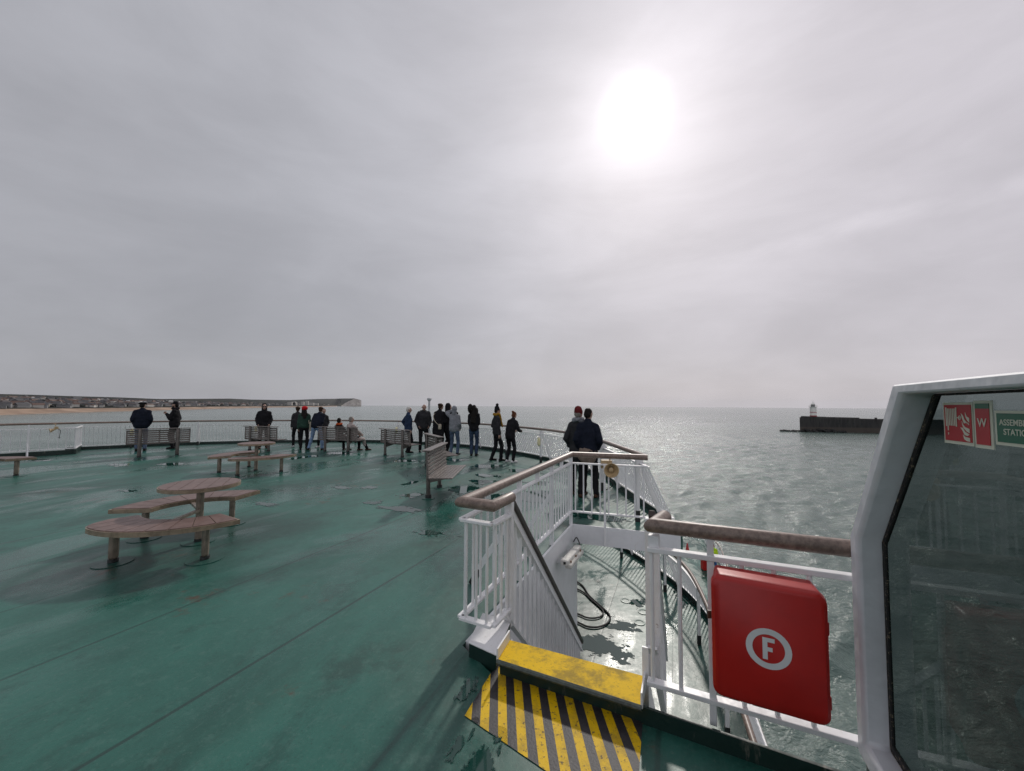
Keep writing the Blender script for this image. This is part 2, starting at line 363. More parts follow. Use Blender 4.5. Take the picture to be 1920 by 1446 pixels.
    def ecap(s, p, q, a, b=None, side=None, n=12):       # tapered elliptical capsule
        p, q = Vector(p), Vector(q); b = b or a
        a = a if isinstance(a, tuple) else (a, a); b = b if isinstance(b, tuple) else (b, b)
        d = (q - p); d = d.normalized() if d.length > 1e-6 else Vector((0, 0, 1))
        sd = Vector(side) if side else Vector((1, 0, 0)); sd = sd - d * sd.dot(d)
        if sd.length < 1e-3: sd = Vector((0, 1, 0)) - d * d.y
        sd.normalize(); dp = d.cross(sd); rings = []
        for k in (-78, -50, -25, 0): rings.append((p + d * min(a) * math.sin(R(k)), a[0] * math.cos(R(k)), a[1] * math.cos(R(k))))
        for k in (0.33, 0.66): rings.append((p.lerp(q, k), a[0] + (b[0] - a[0]) * k, a[1] + (b[1] - a[1]) * k))
        for k in (0, 25, 50, 78): rings.append((q + d * min(b) * math.sin(R(k)), b[0] * math.cos(R(k)), b[1] * math.cos(R(k))))
        vs = [c + sd * u * math.cos(2 * math.pi * j / n) + dp * v_ * math.sin(2 * math.pi * j / n) for c, u, v_ in rings for j in range(n)]
        fs = [(i * n + j, i * n + (j + 1) % n, (i + 1) * n + (j + 1) % n, (i + 1) * n + j) for i in range(len(rings) - 1) for j in range(n)]
        fs += [tuple(range(n - 1, -1, -1)), tuple((len(rings) - 1) * n + j for j in range(n))]
        return s.add(vs, fs)
    def ball(s, c, r, M=None, n=12):
        c = Vector(c); r = r if isinstance(r, tuple) else (r, r, r); vs = []
        ks = (-80, -55, -28, 0, 28, 55, 80)
        for k in ks:
            for j in range(n):
                a_ = 2 * math.pi * j / n; q_ = Vector((r[0] * math.cos(R(k)) * math.cos(a_), r[1] * math.cos(R(k)) * math.sin(a_), r[2] * math.sin(R(k))))
                vs.append((M @ q_ if M else q_) + c)
        fs = [(i * n + j, i * n + (j + 1) % n, (i + 1) * n + (j + 1) % n, (i + 1) * n + j) for i in range(len(ks) - 1) for j in range(n)]
        fs += [tuple(range(n - 1, -1, -1)), tuple((len(ks) - 1) * n + j for j in range(n))]
        return s.add(vs, fs)
    def mesh(s, name, mats, M=None):
        me = bpy.data.meshes.new(name)
        me.from_pydata([(M @ x if M else x) for x in s.v], [], s.f)
        mats = mats if isinstance(mats, (list, tuple)) else [mats]
        for m_ in mats: me.materials.append(m_)
        if len(mats) > 1: me.polygons.foreach_set('material_index', s.mi)
        bm = bmesh.new(); bm.from_mesh(me); bmesh.ops.recalc_face_normals(bm, faces=bm.faces); bm.to_mesh(me); bm.free()
        me.update(); return me
    def build(s, name, mats, parent=None, smooth=False, bevel=0.0, local=False):
        M = None
        if parent is not None and not local: M = wm(parent).inverted()
        me = s.mesh(name, mats, M)
        return link(name, me, parent, smooth, bevel)

def wm(o):
    M = Matrix.LocRotScale(o.location, o.rotation_euler, o.scale)
    return (wm(o.parent) @ M) if o.parent else M
def link(name, me, parent=None, smooth=False, bevel=0.0):
    o = bpy.data.objects.new(name, me); COL.objects.link(o); o.parent = parent
    if smooth:
        me.polygons.foreach_set('use_smooth', [True] * len(me.polygons))
        if smooth == 'auto': me.set_sharp_from_angle(angle=R(38))
    if bevel:
        b = o.modifiers.new('bevel', 'BEVEL'); b.width = bevel; b.segments = 2; b.limit_method = 'ANGLE'; b.angle_limit = R(40)
    return o
def tag(o, label=None, cat=None, group=None, kind=None):
    for k, v_ in (('label', label), ('category', cat), ('group', group), ('kind', kind)):
        if v_: o[k] = v_
    return o
def thing(name, label, cat, loc=(0, 0, 0), rz=0.0, group=None):
    o = bpy.data.objects.new(name, None); COL.objects.link(o); o.empty_display_size = 0.1
    o.location = loc; o.rotation_euler = (0, 0, rz); return tag(o, label, cat, group)
def copy_tree(o, parent=None):
    c = o.copy(); COL.objects.link(c); c.parent = parent
    for ch in list(o.children): copy_tree(ch, c)
    return c
def resample(pts, step, closed=False):
    pts = [Vector(p) for p in pts]; out = []; acc = 0.0; nxt = 0.0
    for a, b in zip(pts, pts[1:]):
        L = (b - a).length
        while nxt <= acc + L + 1e-9: out.append(a.lerp(b, (nxt - acc) / L)); nxt += step
        acc += L
    return out
def catmull(pts, k=8):
    pts = [Vector(p) for p in pts]; out = []
    for i in range(len(pts) - 1):
        p0, p1, p2, p3 = pts[max(0, i - 1)], pts[i], pts[i + 1], pts[min(len(pts) - 1, i + 2)]
        for j in range(k):
            u = j / k
            out.append(0.5 * ((2 * p1) + (p2 - p0) * u + (2 * p0 - 5 * p1 + 4 * p2 - p3) * u * u + (3 * p1 - p0 - 3 * p2 + p3) * u ** 3))
    return out + [pts[-1]]
def offset2(path, d):                                    # shift a level path to its right-hand side by d
    out = []
    for i, p in enumerate(path):
        t_ = (path[min(i + 1, len(path) - 1)] - path[max(i - 1, 0)]); t_.z = 0; t_.normalize()
        out.append(p + Vector((t_.y, -t_.x, 0)) * d)
    return out
def Z(path, z): return [Vector((p.x, p.y, z)) for p in path]

# ---------------------------------------------------------------- sea and coast
SEAZ = -18.0
import numpy as np
def wave_sea():
    """one sheet: a fan of real waves in front of the ship, running out flat to the horizon"""
    rg = np.random.default_rng(4); NA, NRr = 620, 560
    az = np.radians(np.linspace(-74, 82, NA)); rad = 13.0 * (900.0 / 13.0) ** np.linspace(0, 1, NRr)
    A, Q = np.meshgrid(az, rad); X, Y = Q * np.sin(A), Q * np.cos(A); X0, Y0 = X.copy(), Y.copy(); Zz = np.zeros_like(X)
    cell = np.maximum(Q * (az[1] - az[0]), Q * math.log(900.0 / 13.0) / NRr)
    fade = np.clip((850 - Q) / 500, 0, 1) * np.clip((np.minimum(A - az[0], az[-1] - A)) / .06, 0, 1) * np.clip((Q - 13) / 2.0, 0, 1)
    for i in range(90):
        lam = 0.8 * (10.0 / 0.8) ** (i / 89.0); th = math.radians(152) + rg.normal(0, .62); k = 2 * math.pi / lam
        amp = .0064 * lam * (1.0 if lam < 9 else (9 / lam) ** 1.2); ph = rg.uniform(0, 6.28)
        wgt = np.clip((lam / cell - 2.2) / 2.0, 0, 1) * fade
        cx, sx = math.sin(th), math.cos(th); arg = k * (X0 * cx + Y0 * sx) + ph
        gust = .75 + .5 * np.sin(arg * .137 + i) * np.sin(k * .11 * (X0 * sx - Y0 * cx) + 2.1 * i)
        Zz += amp * wgt * gust * np.cos(arg); X -= .8 * amp * wgt * cx * np.sin(arg); Y -= .8 * amp * wgt * sx * np.sin(arg)
    V = np.stack([X, Y, Zz + SEAZ], -1).reshape(-1, 3); idx = np.arange(NA * NRr).reshape(NRr, NA)
    F = np.stack([idx[:-1, :-1], idx[:-1, 1:], idx[1:, 1:], idx[1:, :-1]], -1).reshape(-1, 4)[:, ::-1]
    # flat remainder: inside disc, the sector behind, and the far ring
    vs = list(map(tuple, V)); fs = list(map(tuple, F)); base = len(vs); vs.append((0, 0, SEAZ))
    inner = list(idx[0]); outer = list(idx[-1])
    back = np.radians(np.linspace(82, 286, 40))[1:-1]; bi, bo = [], []
    for t_ in back:
        bi.append(len(vs)); vs.append((13 * math.sin(t_), 13 * math.cos(t_), SEAZ)); bo.append(len(vs)); vs.append((900 * math.sin(t_), 900 * math.cos(t_), SEAZ))
    ri = [int(q) for q in inner] + bi; ro = [int(q) for q in outer] + bo; n_ = len(ri)
    side_r, side_l = [int(q) for q in idx[:, -1]], [int(q) for q in idx[:, 0]]
    for j in range(n_): fs.append((base, ri[(j + 1) % n_], ri[j]))
    for j in range(len(bi) - 1): fs.append((bi[j], bi[j + 1], bo[j + 1], bo[j]))
    fs.append(tuple(side_r + [bo[0], bi[0]])); fs.append(tuple([bi[-1], bo[-1]] + side_l[::-1]))
    prev = ro
    for r_ in (2500, 7000, 18500):
        cur = []
        for q in ro:
            x, y = vs[q][0], vs[q][1]; L_ = math.hypot(x, y); cur.append(len(vs)); vs.append((x / L_ * r_, y / L_ * r_, SEAZ))
        for j in range(n_): fs.append((prev[j], prev[(j + 1) % n_], cur[(j + 1) % n_], cur[j]))
        prev = cur
    me = bpy.data.meshes.new('sea'); me.from_pydata([tuple(map(float, v_)) for v_ in vs], [], [tuple(map(int, f)) for f in fs]); me.materials.append(SEAM)
    bm = bmesh.new(); bm.from_mesh(me); bmesh.ops.recalc_face_normals(bm, faces=bm.faces); bm.to_mesh(me); bm.free()
    if me.polygons[0].normal.z < 0: me.flip_normals()
    return me
sea = link('sea', wave_sea(), None, True); tag(sea, kind='structure')

def interp(x, tab):
    if x <= tab[0][0]: return tab[0][1]
    for (a, b), (c, d) in zip(tab, tab[1:]):
        if x <= c: return b + (d - b) * (x - a) / (c - a)
    return tab[-1][1]
T_SHORE = [(-200, 787), (0, 779), (125, 774.5), (243, 771.2), (430, 766.2), (520, 764.2), (600, 763.2), (645, 761.9), (677, 761.4)]
T_BEACH = [(-200, 768), (0, 767), (125, 766), (243, 765), (430, 762.4), (520, 762), (600, 761.6), (645, 760.8), (677, 760.6)]
T_TOWN = [(-200, 748), (0, 748), (125, 749), (243, 752), (430, 756), (550, 757), (620, 758), (677, 759)]
T_SKY = [(-200, 737), (0, 738.6), (60, 740), (125, 742.3), (200, 744.2), (243, 745.6), (300, 748), (430, 747.2), (470, 749), (540, 750), (570, 749), (595, 748), (640, 747.3), (664, 747.2), (671, 748.8), (675, 750), (677.5, 751.5)]
T_CLIFF = [(640, 761), (645, 757), (655, 752), (664, 748), (671, 749.4), (675, 750.6), (677.5, 752)]
def azim(px): d = ray(px, 762); return math.hypot(d.x, d.y), d
def shore_dist(px):
    g = G(px, interp(px, T_SHORE), SEAZ); return min(6200.0, math.hypot(g.x, g.y))
def at_dist(px, py, D):
    d = ray(px, py); k = D / math.hypot(d.x, d.y); return CAMP + d * k
GRASS = None
m, t, p = newmat('coast_land'); co = pos(t)
f = t.noise(co, 0.006, 8, 0.7); g = t.noise(co, 0.030, 6, 0.75); k = t.noise(t.mapping(co, loc=(900, 300, 0)), 0.0022, 5, 0.6)
a = t.mix(t.mr(f, 0.38, 0.62), (0.012, 0.016, 0.015), (0.034, 0.035, 0.028))
a = t.mix(t.mr(g, 0.52, 0.64, 0, 0.75), a, (0.010, 0.013, 0.011))
a = t.mix(t.mr(k, 0.55, 0.65, 0, 0.6), a, (0.065, 0.062, 0.045))
lk(t, a, p.inputs['Base Color']); p.inputs['Roughness'].default_value = 0.95; p.inputs['Specular IOR Level'].default_value = 0.1; LAND = m
m, t, p = newmat('shingle'); co = pos(t)
f = t.noise(t.mapping(co, scale=(1, 0.3, 3.0)), 0.02, 6, 0.6)
lk(t, t.mix(t.mr(f, 0.35, 0.65), (0.20, 0.135, 0.095), (0.33, 0.235, 0.17)), p.inputs['Base Color']); p.inputs['Roughness'].default_value = 0.9; SHINGLE = m
m, t, p = newmat('chalk'); co = pos(t)
f = t.noise(t.mapping(co, scale=(1, 1, 0.4)), 0.03, 7, 0.7)
lk(t, t.mix(t.mr(f, 0.35, 0.68), (0.25, 0.225, 0.20), (0.48, 0.445, 0.41)), p.inputs['Base Color']); p.inputs['Roughness'].default_value = 0.9; CHALK = m
land, beach = MB(), MB()
cols = [x for x in range(-200, 640, 8)] + [640 + 1.5 * i for i in range(26)]
rows_l, rows_b = [], []
for px in cols:
    D = shore_dist(px); ys, yb, yt, yk = (interp(px, T) for T in (T_SHORE, T_BEACH, T_TOWN, T_SKY))
    if px < 640:
        bl = [at_dist(px, ys + 1.5, D * 0.985), at_dist(px, ys, D), at_dist(px, (ys + yb) / 2 + 0.4, D * 1.03), at_dist(px, yb, D * 1.05)]
        bl[0].z = SEAZ - 1.0
        rows_b.append(bl)
        j = 0.5 * noise.noise(Vector((px * 0.03, 0, 0)))
        ll = [at_dist(px, yb + 0.6, D * 1.049), at_dist(px, yb - 2.0 + j, D * 1.09), at_dist(px, (yb * 2 + yt) / 3 + j, D * 1.2), at_dist(px, (yb + 2 * yt) / 3, D * 1.38), at_dist(px, yt, D * 1.6),
              at_dist(px, (yt + yk) / 2 + 0.3, D * 1.9), at_dist(px, yk + 0.3, D * 2.2), at_dist(px, yk + 3, D * 2.6)]
    else:
        yc = max(interp(px, T_CLIFF), yk + 0.2)
        foot = at_dist(px, ys, D); foot.z = SEAZ - 1
        ll = [foot, at_dist(px, yc, D * 1.012), at_dist(px, yc - (yc - yk) * 0.25, D * 1.05), at_dist(px, yc - (yc - yk) * 0.5, D * 1.1), at_dist(px, yc - (yc - yk) * 0.7, D * 1.15),
              at_dist(px, yc - (yc - yk) * 0.85, D * 1.2), at_dist(px, yk, D * 1.25), at_dist(px, yk + 8, D * 1.4)]
    rows_l.append(ll)
NR = 8
land.v = [v_ for r_ in rows_l for v_ in r_]
for i in range(len(rows_l) - 1):
    for j in range(NR - 1):
        land.f.append([i * NR + j, (i + 1) * NR + j, (i + 1) * NR + j + 1, i * NR + j + 1]); land.mi.append(1 if (j == 0 and cols[i] >= 640) else 0)
b0 = (len(rows_l) - 1) * NR
land.f.append([b0 + j for j in range(NR)]); land.mi.append(1)
lo = land.build('headland', [LAND, CHALK], smooth='auto'); tag(lo, kind='structure')
beach.v = [v_ for r_ in rows_b for v_ in r_]
for i in range(len(rows_b) - 1):
    for j in range(3): beach.f.append([i * 4 + j, (i + 1) * 4 + j, (i + 1) * 4 + j + 1, i * 4 + j + 1]); beach.mi.append(0)
tag(beach.build('beach', SHINGLE, smooth=True), kind='structure')
def land_point(px, fr):                                  # a point on the town slope at fraction fr between beach and hill foot
    i = min(range(len(cols) - 1), key=lambda q: abs(cols[q] - px)); r_ = rows_l[i]
    s_ = 1 + fr * 3; k_ = min(int(s_), 4); u = s_ - k_
    return r_[k_].lerp(r_[k_ + 1], u)
# breaking water along the beach
fm = MB()
for i in range(len(rows_b) - 1):
    a, b = rows_b[i][1].copy(), rows_b[i + 1][1].copy(); wd = 5 + 4 * noise.noise(Vector((cols[i] * 0.05, 3, 0)))
    da, db = Vector((a.x, a.y, 0)).normalized(), Vector((b.x, b.y, 0)).normalized()
    a.z = b.z = SEAZ + 0.25
    fm.add([a - da * wd * 1.5, b - db * wd * 1.5, b + db * 3, a + da * 3], [(0, 1, 2, 3)])
FOAM = simple('foam', (0.62, 0.62, 0.60), 0.8, 0.2, 0.05)
tag(fm.build('surf_foam', FOAM), 'white line of surf along the distant shingle beach', 'surf', kind='stuff')
# distant town: single houses, blocks of flats, the rest of the town, woods
WALLS = [simple('house_wall_pale', (0.55, 0.53, 0.49), 0.8), simple('house_wall_tan', (0.33, 0.29, 0.24), 0.8), simple('house_wall_grey', (0.24, 0.24, 0.24), 0.8)]
ROOFS = [simple('roof_tile', (0.12, 0.075, 0.06), 0.8), simple('roof_slate', (0.07, 0.07, 0.075), 0.8), simple('roof_pale', (0.42, 0.42, 0.42), 0.7)]
def house_shape(mb, c, L, D_, H_, rz, roof=True):
    M = Matrix.Rotation(rz, 3, 'Z'); mb.cur = 0
    mb.box(c + Vector((0, 0, H_ / 2 - 2)), (L, D_, H_ + 4), M)
    if roof:
        mb.cur = 1; k_ = [Vector(q) for q in ((-L / 2 - .3, -D_ / 2 - .3, H_), (L / 2 + .3, -D_ / 2 - .3, H_), (L / 2 + .3, D_ / 2 + .3, H_), (-L / 2 - .3, D_ / 2 + .3, H_), (-L / 2, 0, H_ + D_ * .42), (L / 2, 0, H_ + D_ * .42))]
        mb.add([M @ q + c for q in k_], [(0, 1, 5, 4), (2, 3, 4, 5), (1, 2, 5), (3, 0, 4), (0, 3, 2, 1)]); mb.cur = 0
rnd = random.Random(3)
for i in range(70):
    px = rnd.uniform(2, 460); fr = rnd.uniform(0.05, 0.95); c = land_point(px, fr); mb = MB()
    house_shape(mb, c, rnd.uniform(9, 20), rnd.uniform(7, 10), rnd.uniform(4, 6.5), rnd.uniform(0, 3.1))
    tag(mb.build('house', [rnd.choice(WALLS[:2]), rnd.choice(ROOFS)]), 'small pale house with a pitched roof in the distant coastal town', 'house', 'houses of the distant coastal town')
town = MB(); town2 = MB()
for i in range(620):
    px = rnd.uniform(-150, 620); fr = rnd.random() ** 1.3; c = land_point(px, fr)
    house_shape(rnd.choice((town, town, town2)), c, rnd.uniform(8, 26), rnd.uniform(7, 11), rnd.uniform(3.5, 7), rnd.uniform(0, 3.1))
tag(town.build('town', [WALLS[2], ROOFS[1]]), 'grey roofs of the far town spread along the shore', 'town', kind='stuff')
tag(town2.build('town', [WALLS[0], ROOFS[0]]), 'pale walls and red roofs of the far town spread along the shore', 'town', kind='stuff')
for k_, (px, hh, ww) in enumerate([(543, 26, 34), (550, 30, 22), (556, 24, 40), (566, 30, 20), (575, 36, 24), (584, 22, 46), (592, 18, 50)]):
    c = land_point(px, 0.03); mb = MB(); mb.box(c + Vector((0, 0, hh / 2 - 2)), (ww, 16, hh + 4)); mb.cur = 1
    for z_ in range(3, int(hh) - 1, 4): mb.box(c + Vector((0, -8.1, z_)), (ww * 0.9, 0.5, 1.4))
    tag(mb.build('apartment_block', [WALLS[0], ROOFS[1]]), ['low pale seafront block, leftmost of the row under the far hill', 'narrow pale tower block second in the seafront row', 'broad pale block third in the seafront row', 'narrow pale block in the middle of the seafront row', 'tallest pale tower block in the seafront row', 'broad low pale block right of the tallest tower', 'longest low pale block, rightmost of the seafront row'][k_], 'apartment block', 'seafront blocks under the far hill')
TREEM = simple('far_wood', (0.010, 0.013, 0.011), 0.95, 0.4, 0.1)
wood = MB()
for i in range(900):
    px = rnd.uniform(-150, 640); base_ = rnd.choice((0.12, 0.2, 0.3, 0.45, 0.7, 0.97, 1.0)); c = land_point(px, max(0, base_ + rnd.uniform(-.04, .04)))
    r_ = rnd.uniform(2.5, 6.5); wood.ball(c + Vector((0, 0, r_ * 0.3)), (r_ * 1.6, r_ * 1.3, r_ * rnd.uniform(.6, 1.0)), n=7)
tag(wood.build('woodland', TREEM, smooth=True), 'dark tree belts between the houses of the far shore', 'woodland', kind='stuff')

# breakwater with its lighthouse
p0 = G(1500, 809.5, SEAZ); p1 = G(1646, 812.5, SEAZ)
dv = (p1 - p0); dv.z = 0; Lb = dv.length; dv.normalize(); nv = Vector((-dv.y, dv.x, 0))
if nv.dot(p0) < 0: nv = -nv
bw = thing('breakwater', 'long dark concrete breakwater carrying the lighthouse on the right', 'breakwater', (p0.x, p0.y, SEAZ))
Htop = (at_dist(1500, 782.3, math.hypot(p0.x, p0.y)).z - SEAZ)
O = Vector((p0.x, p0.y, SEAZ)); zv = Vector((0, 0, 1))
LB = Lb + 55
nv = Vector((p0.x, p0.y, 0)).normalized()
mb = MB(); mb.slab([(0, -2), (LB, -2), (LB, Htop - .9), (Lb * 1.0, Htop - .9), (0, Htop - .2)], O, dv, zv, nv, 0, 14)
mb.build('wall', CONC, bw)
mb = MB(); mb.slab([(1.0, Htop - .2), (Lb * 0.36, Htop - .3), (Lb * .36, Htop + .5), (1.0, Htop + .9)], O, dv, zv, nv, 0.5, 1.8)
mb.slab([(Lb * .36 + .1, Htop - .4), (Lb * .78, Htop - .7), (Lb * .78, Htop + .1), (Lb * .36 + .1, Htop + .4)], O, dv, zv, nv, 0.5, 1.8)
mb.slab([(Lb * .97, Htop - 1), (Lb, Htop - 1), (Lb, Htop + .3), (Lb * .97, Htop + .3)], O, dv, zv, nv, 0.5, 1.8)
mb.build('parapet', CONC, bw)
for k_ in range(5):
    mb = MB(); mb.slab([(Lb * (.5 + .1 * k_), 6.6), (Lb * (.5 + .1 * k_) + .8, 6.6), (Lb * (.5 + .1 * k_) + .8, 7.6), (Lb * (.5 + .1 * k_), 7.6)], O, dv, zv, nv, -0.06, 0.02)
    mb.build('scupper', LHD, bw)
rk = MB(); rr = random.Random(5)
for i in range(150):
    u = rr.uniform(-17, Lb * .62); hmax = 2.4 if 3 < u < Lb * .5 else 1.4
    if u < 0: u = -abs(rr.gauss(0, 7))
    c = O + dv * u - nv * rr.uniform(0.3, 3.0) + zv * rr.uniform(-.3, hmax * (1 - abs(u - 14) / 50))
    rk.ball(c, (rr.uniform(.7, 1.6), rr.uniform(.7, 1.4), rr.uniform(.5, 1.1)), Matrix.Rotation(rr.uniform(0, 3), 3, 'Z') @ Matrix.Rotation(rr.uniform(0, 1), 3, 'X'), n=6)
tag(rk.build('rocks', ROCKM), 'black tumbled rocks at the foot of the breakwater', 'rocks', kind='stuff')
lp = ray(1525, 780); lp.z = 0; lp.normalize(); lq = O + dv * (Lb * 0.16); lc = lp * (Vector((lq.x, lq.y, 0)).length + 4); lc.z = SEAZ + Htop - .25
lh = thing('lighthouse', 'small white lighthouse with red bands at the breakwater head', 'lighthouse', tuple(lc))
mb = MB(); mb.lathe([(2.35, 0), (2.15, 8.2)], 20, lc); mb.build('tower', LHW, lh, 'auto')
mb = MB(); mb.lathe([(2.40, 0), (2.37, 1.7)], 20, lc); mb.build('red_band', LHR, lh, 'auto')
mb = MB(); mb.lathe([(2.30, 4.0), (2.29, 4.5)], 20, lc); mb.build('red_band', LHR, lh, 'auto')
mb = MB(); mb.lathe([(2.1, 8.2), (2.9, 8.5), (2.9, 8.8), (2.3, 8.8)], 20, lc)
for j in range(14):
    a = 2 * math.pi * j / 14; q = lc + Vector((2.8 * math.cos(a), 2.8 * math.sin(a), 8.8)); mb.bar(q, q + Vector((0, 0, 1.1)), .1, .1)
mb.tube([lc + Vector((2.8 * math.cos(2 * math.pi * j / 20), 2.8 * math.sin(2 * math.pi * j / 20), 9.9)) for j in range(20)], .08, 5, True); mb.build('gallery', LHW, lh)
mb = MB(); mb.lathe([(1.5, 8.8), (1.5, 10.6)], 12, lc); mb.build('lantern', LHD, lh)
mb = MB(); mb.lathe([(1.75, 10.6), (1.2, 11.6), (.45, 12.2), (.4, 12.7)], 16, lc); mb.build('roof', LHW, lh)
mb = MB(); mb.tube([lc + Vector((0, 0, 12.7)), lc + Vector((0, 0, 14.6))], .1, 6); mb.build('finial', LHW, lh)
# ---------------------------------------------------------------- the ship: decks, hull, walls
HB = [(0, 15.0), (2, 14.85), (4, 14.2), (5.8, 13.06), (7.5, 11.7), (9, 9.9), (9.69, 8.46), (10.21, 7.27)]
def shipt(tt, s, z=0.0): return BX * (tt - 10.7) + AX * s + Vector((0, 0, z))
half = [(a, b) for a, b in HB]
edge_pts = [shipt(-a, b) for a, b in reversed(half)] + [shipt(a, b) for a, b in half[1:]]
EDGE = catmull(edge_pts, 8)                              # coaming line of the upper deck, from the far left round the bow to the right
EDGE_END = Vector((2.30, 6.20, 0)); EDGE = [p for p in EDGE if not (p.x > 2.2 and p.y < 6.9)] + [Vector((2.345, 6.4, 0)), Vector((2.35, 5.74, 0))]
low_tab = [(0, 16.9), (2.4, 16.7), (4.8, 15.9), (6.8, 14.6), (8.8, 13.0), (10.4, 11.0), (11.2, 9.4), (11.55, 7.6), (11.72, 5.6), (11.85, 3.6), (11.9, 1.0), (11.9, -3.0)]
LOWE = catmull([shipt(-1.0, 17.0)] + [shipt(a, b) for a, b in low_tab], 6)
S_ = 0.955                                               # the right-hand fittings
def panel_pt(t_, z, off=0.0):
    A = Vector((0.8641, 2.4401, 0)); d = Vector((0.89359, -0.44888, 0)); n_ = Vector((-0.44888, -0.89359, 0))
    q = (A + d * t_ + n_ * off) * S_; q.z = EYE - (EYE - z) * S_; return q
PD = Vector((0.89359, -0.44888, 0)); PN = Vector((-0.44888, -0.89359, 0))
W0 = Vector((1.68, 2.01, 0)) * S_; WU = -AX; WN = Vector((AX.y, -AX.x, 0))      # window bulkhead: along WU (aft), WN outboard
def bulk_pt(u, z, off=0.0): return W0 + WU * u * S_ + WN * off + Vector((0, 0, EYE - (EYE - z) * S_))
PA, PB, PC = Vector((-0.37, 2.93, 0)), Vector((0.895, 5.97, 0)), Vector((1.93, 5.64, 0))
RA = (PB - PA).normalized(); RN = Vector((RA.y, -RA.x, 0))                      # stair direction, and its right-hand side
SFL, SFR, SBR, SBL = G(932, 1237, .12), G(1203, 1324, .12), G(1211, 1269, .12), G(955, 1200, .12)
for q in (SFL, SFR, SBR, SBL): q.z = 0
pe = [panel_pt(-0.07, 0, 0.09), panel_pt(0.96, 0, 0.09)]
for q in pe: q.z = 0
outline = [EDGE[i] for i in range(len(EDGE))] + [Vector((2.33, 5.46, 0)), PB.copy(), PA + RA * 0.05, SFL + Vector((-.02, .03, 0)), SFR.copy(), pe[0], pe[1], bulk_pt(0.0, 0) * 1.0, bulk_pt(6.0, 0), shipt(8, -12), shipt(-9.5, -12), shipt(-9.6, 5)]
outline = [Vector((p.x, p.y, 0)) for p in outline]
mb = MB(); mb.prism([(p.x, p.y) for p in outline], -0.22, 0.0); dk = mb.build('deck', DECK); tag(dk, kind='structure')
# dark coaming along the curved edge, a white fascia below
mb = MB()
for i in range(len(EDGE) - 1): mb.bar(EDGE[i] + Vector((0, 0, .055)), EDGE[i + 1] + Vector((0, 0, .055)), .05, .115)
mb.build('coaming', DKGREEN, dk)
mb = MB(); fo = offset2(EDGE, -0.035)
for i in range(len(fo) - 1): mb.bar(fo[i] + Vector((0, 0, -.14)), fo[i + 1] + Vector((0, 0, -.14)), .015, .27)
q0, q1 = PB - RA * .0, Vector((2.305, 5.475, 0)); mb.bar(q0 + Vector((0, -.01, -.128)), q1 + Vector((0, -.01, -.128)), .02, .268)
mb.build('fascia', WHITEW, dk)
mb = MB(); mb.bar(pe[0] + Vector((0, 0, .04)), pe[1] + Vector((0, 0, .04)), .018, .10)
mb.bar(pe[0] + PN * 0 - PN * .02 + Vector((0, 0, -.12)), pe[1] - PN * .02 + Vector((0, 0, -.12)), .015, .26); mb.build('coaming', DKGREEN, dk)
LZ = -2.6
lowpoly = [Vector((p.x, p.y, 0)) for p in LOWE] + [shipt(8.0, -3.0), shipt(2, 8), shipt(-1, 12)]
mb = MB(); mb.prism([(p.x, p.y) for p in lowpoly], LZ - .2, LZ); ldk = mb.build('lower_deck', LDECK); tag(ldk, kind='structure')
mb = MB()
for i in range(len(LOWE) - 1): mb.bar(LOWE[i] + Vector((0, 0, LZ + .055)), LOWE[i + 1] + Vector((0, 0, LZ + .055)), .05, .115)
mb.build('coaming', DKGREEN, ldk)
hp = offset2(LOWE, 0.1); mb = MB(); mb.prism([(p.x, p.y) for p in hp] + [tuple(shipt(-10, -3))[:2], tuple(shipt(-11.5, 6))[:2], tuple(shipt(-10.4, 11))[:2], tuple(shipt(-6.8, 14.6))[:2]], -18.4, LZ - .25)
hull = mb.build('hull', WHITEW); tag(hull, 'white ferry hull below the lower deck', 'ship hull', kind='structure')
# white wall on the left of the stairs
mb = MB(); a_, b_ = PA + RA * .1, PB + RA * 0.24
mb.bar(a_ + RN * .012 + Vector((0, 0, LZ / 2 + .004)), PB + RN * .012 + Vector((0, 0, LZ / 2 + .004)), .03, -LZ + .004)
mb.bar(PB + RN * .012 + Vector((0, 0, LZ / 2 - .126)), b_ + RN * .012 + Vector((0, 0, LZ / 2 - .126)), .03, -LZ - .25)
wl = mb.build('stairwell_wall', WHITEW); tag(wl, 'white steel wall dropping from the upper deck beside the stairs', 'wall')

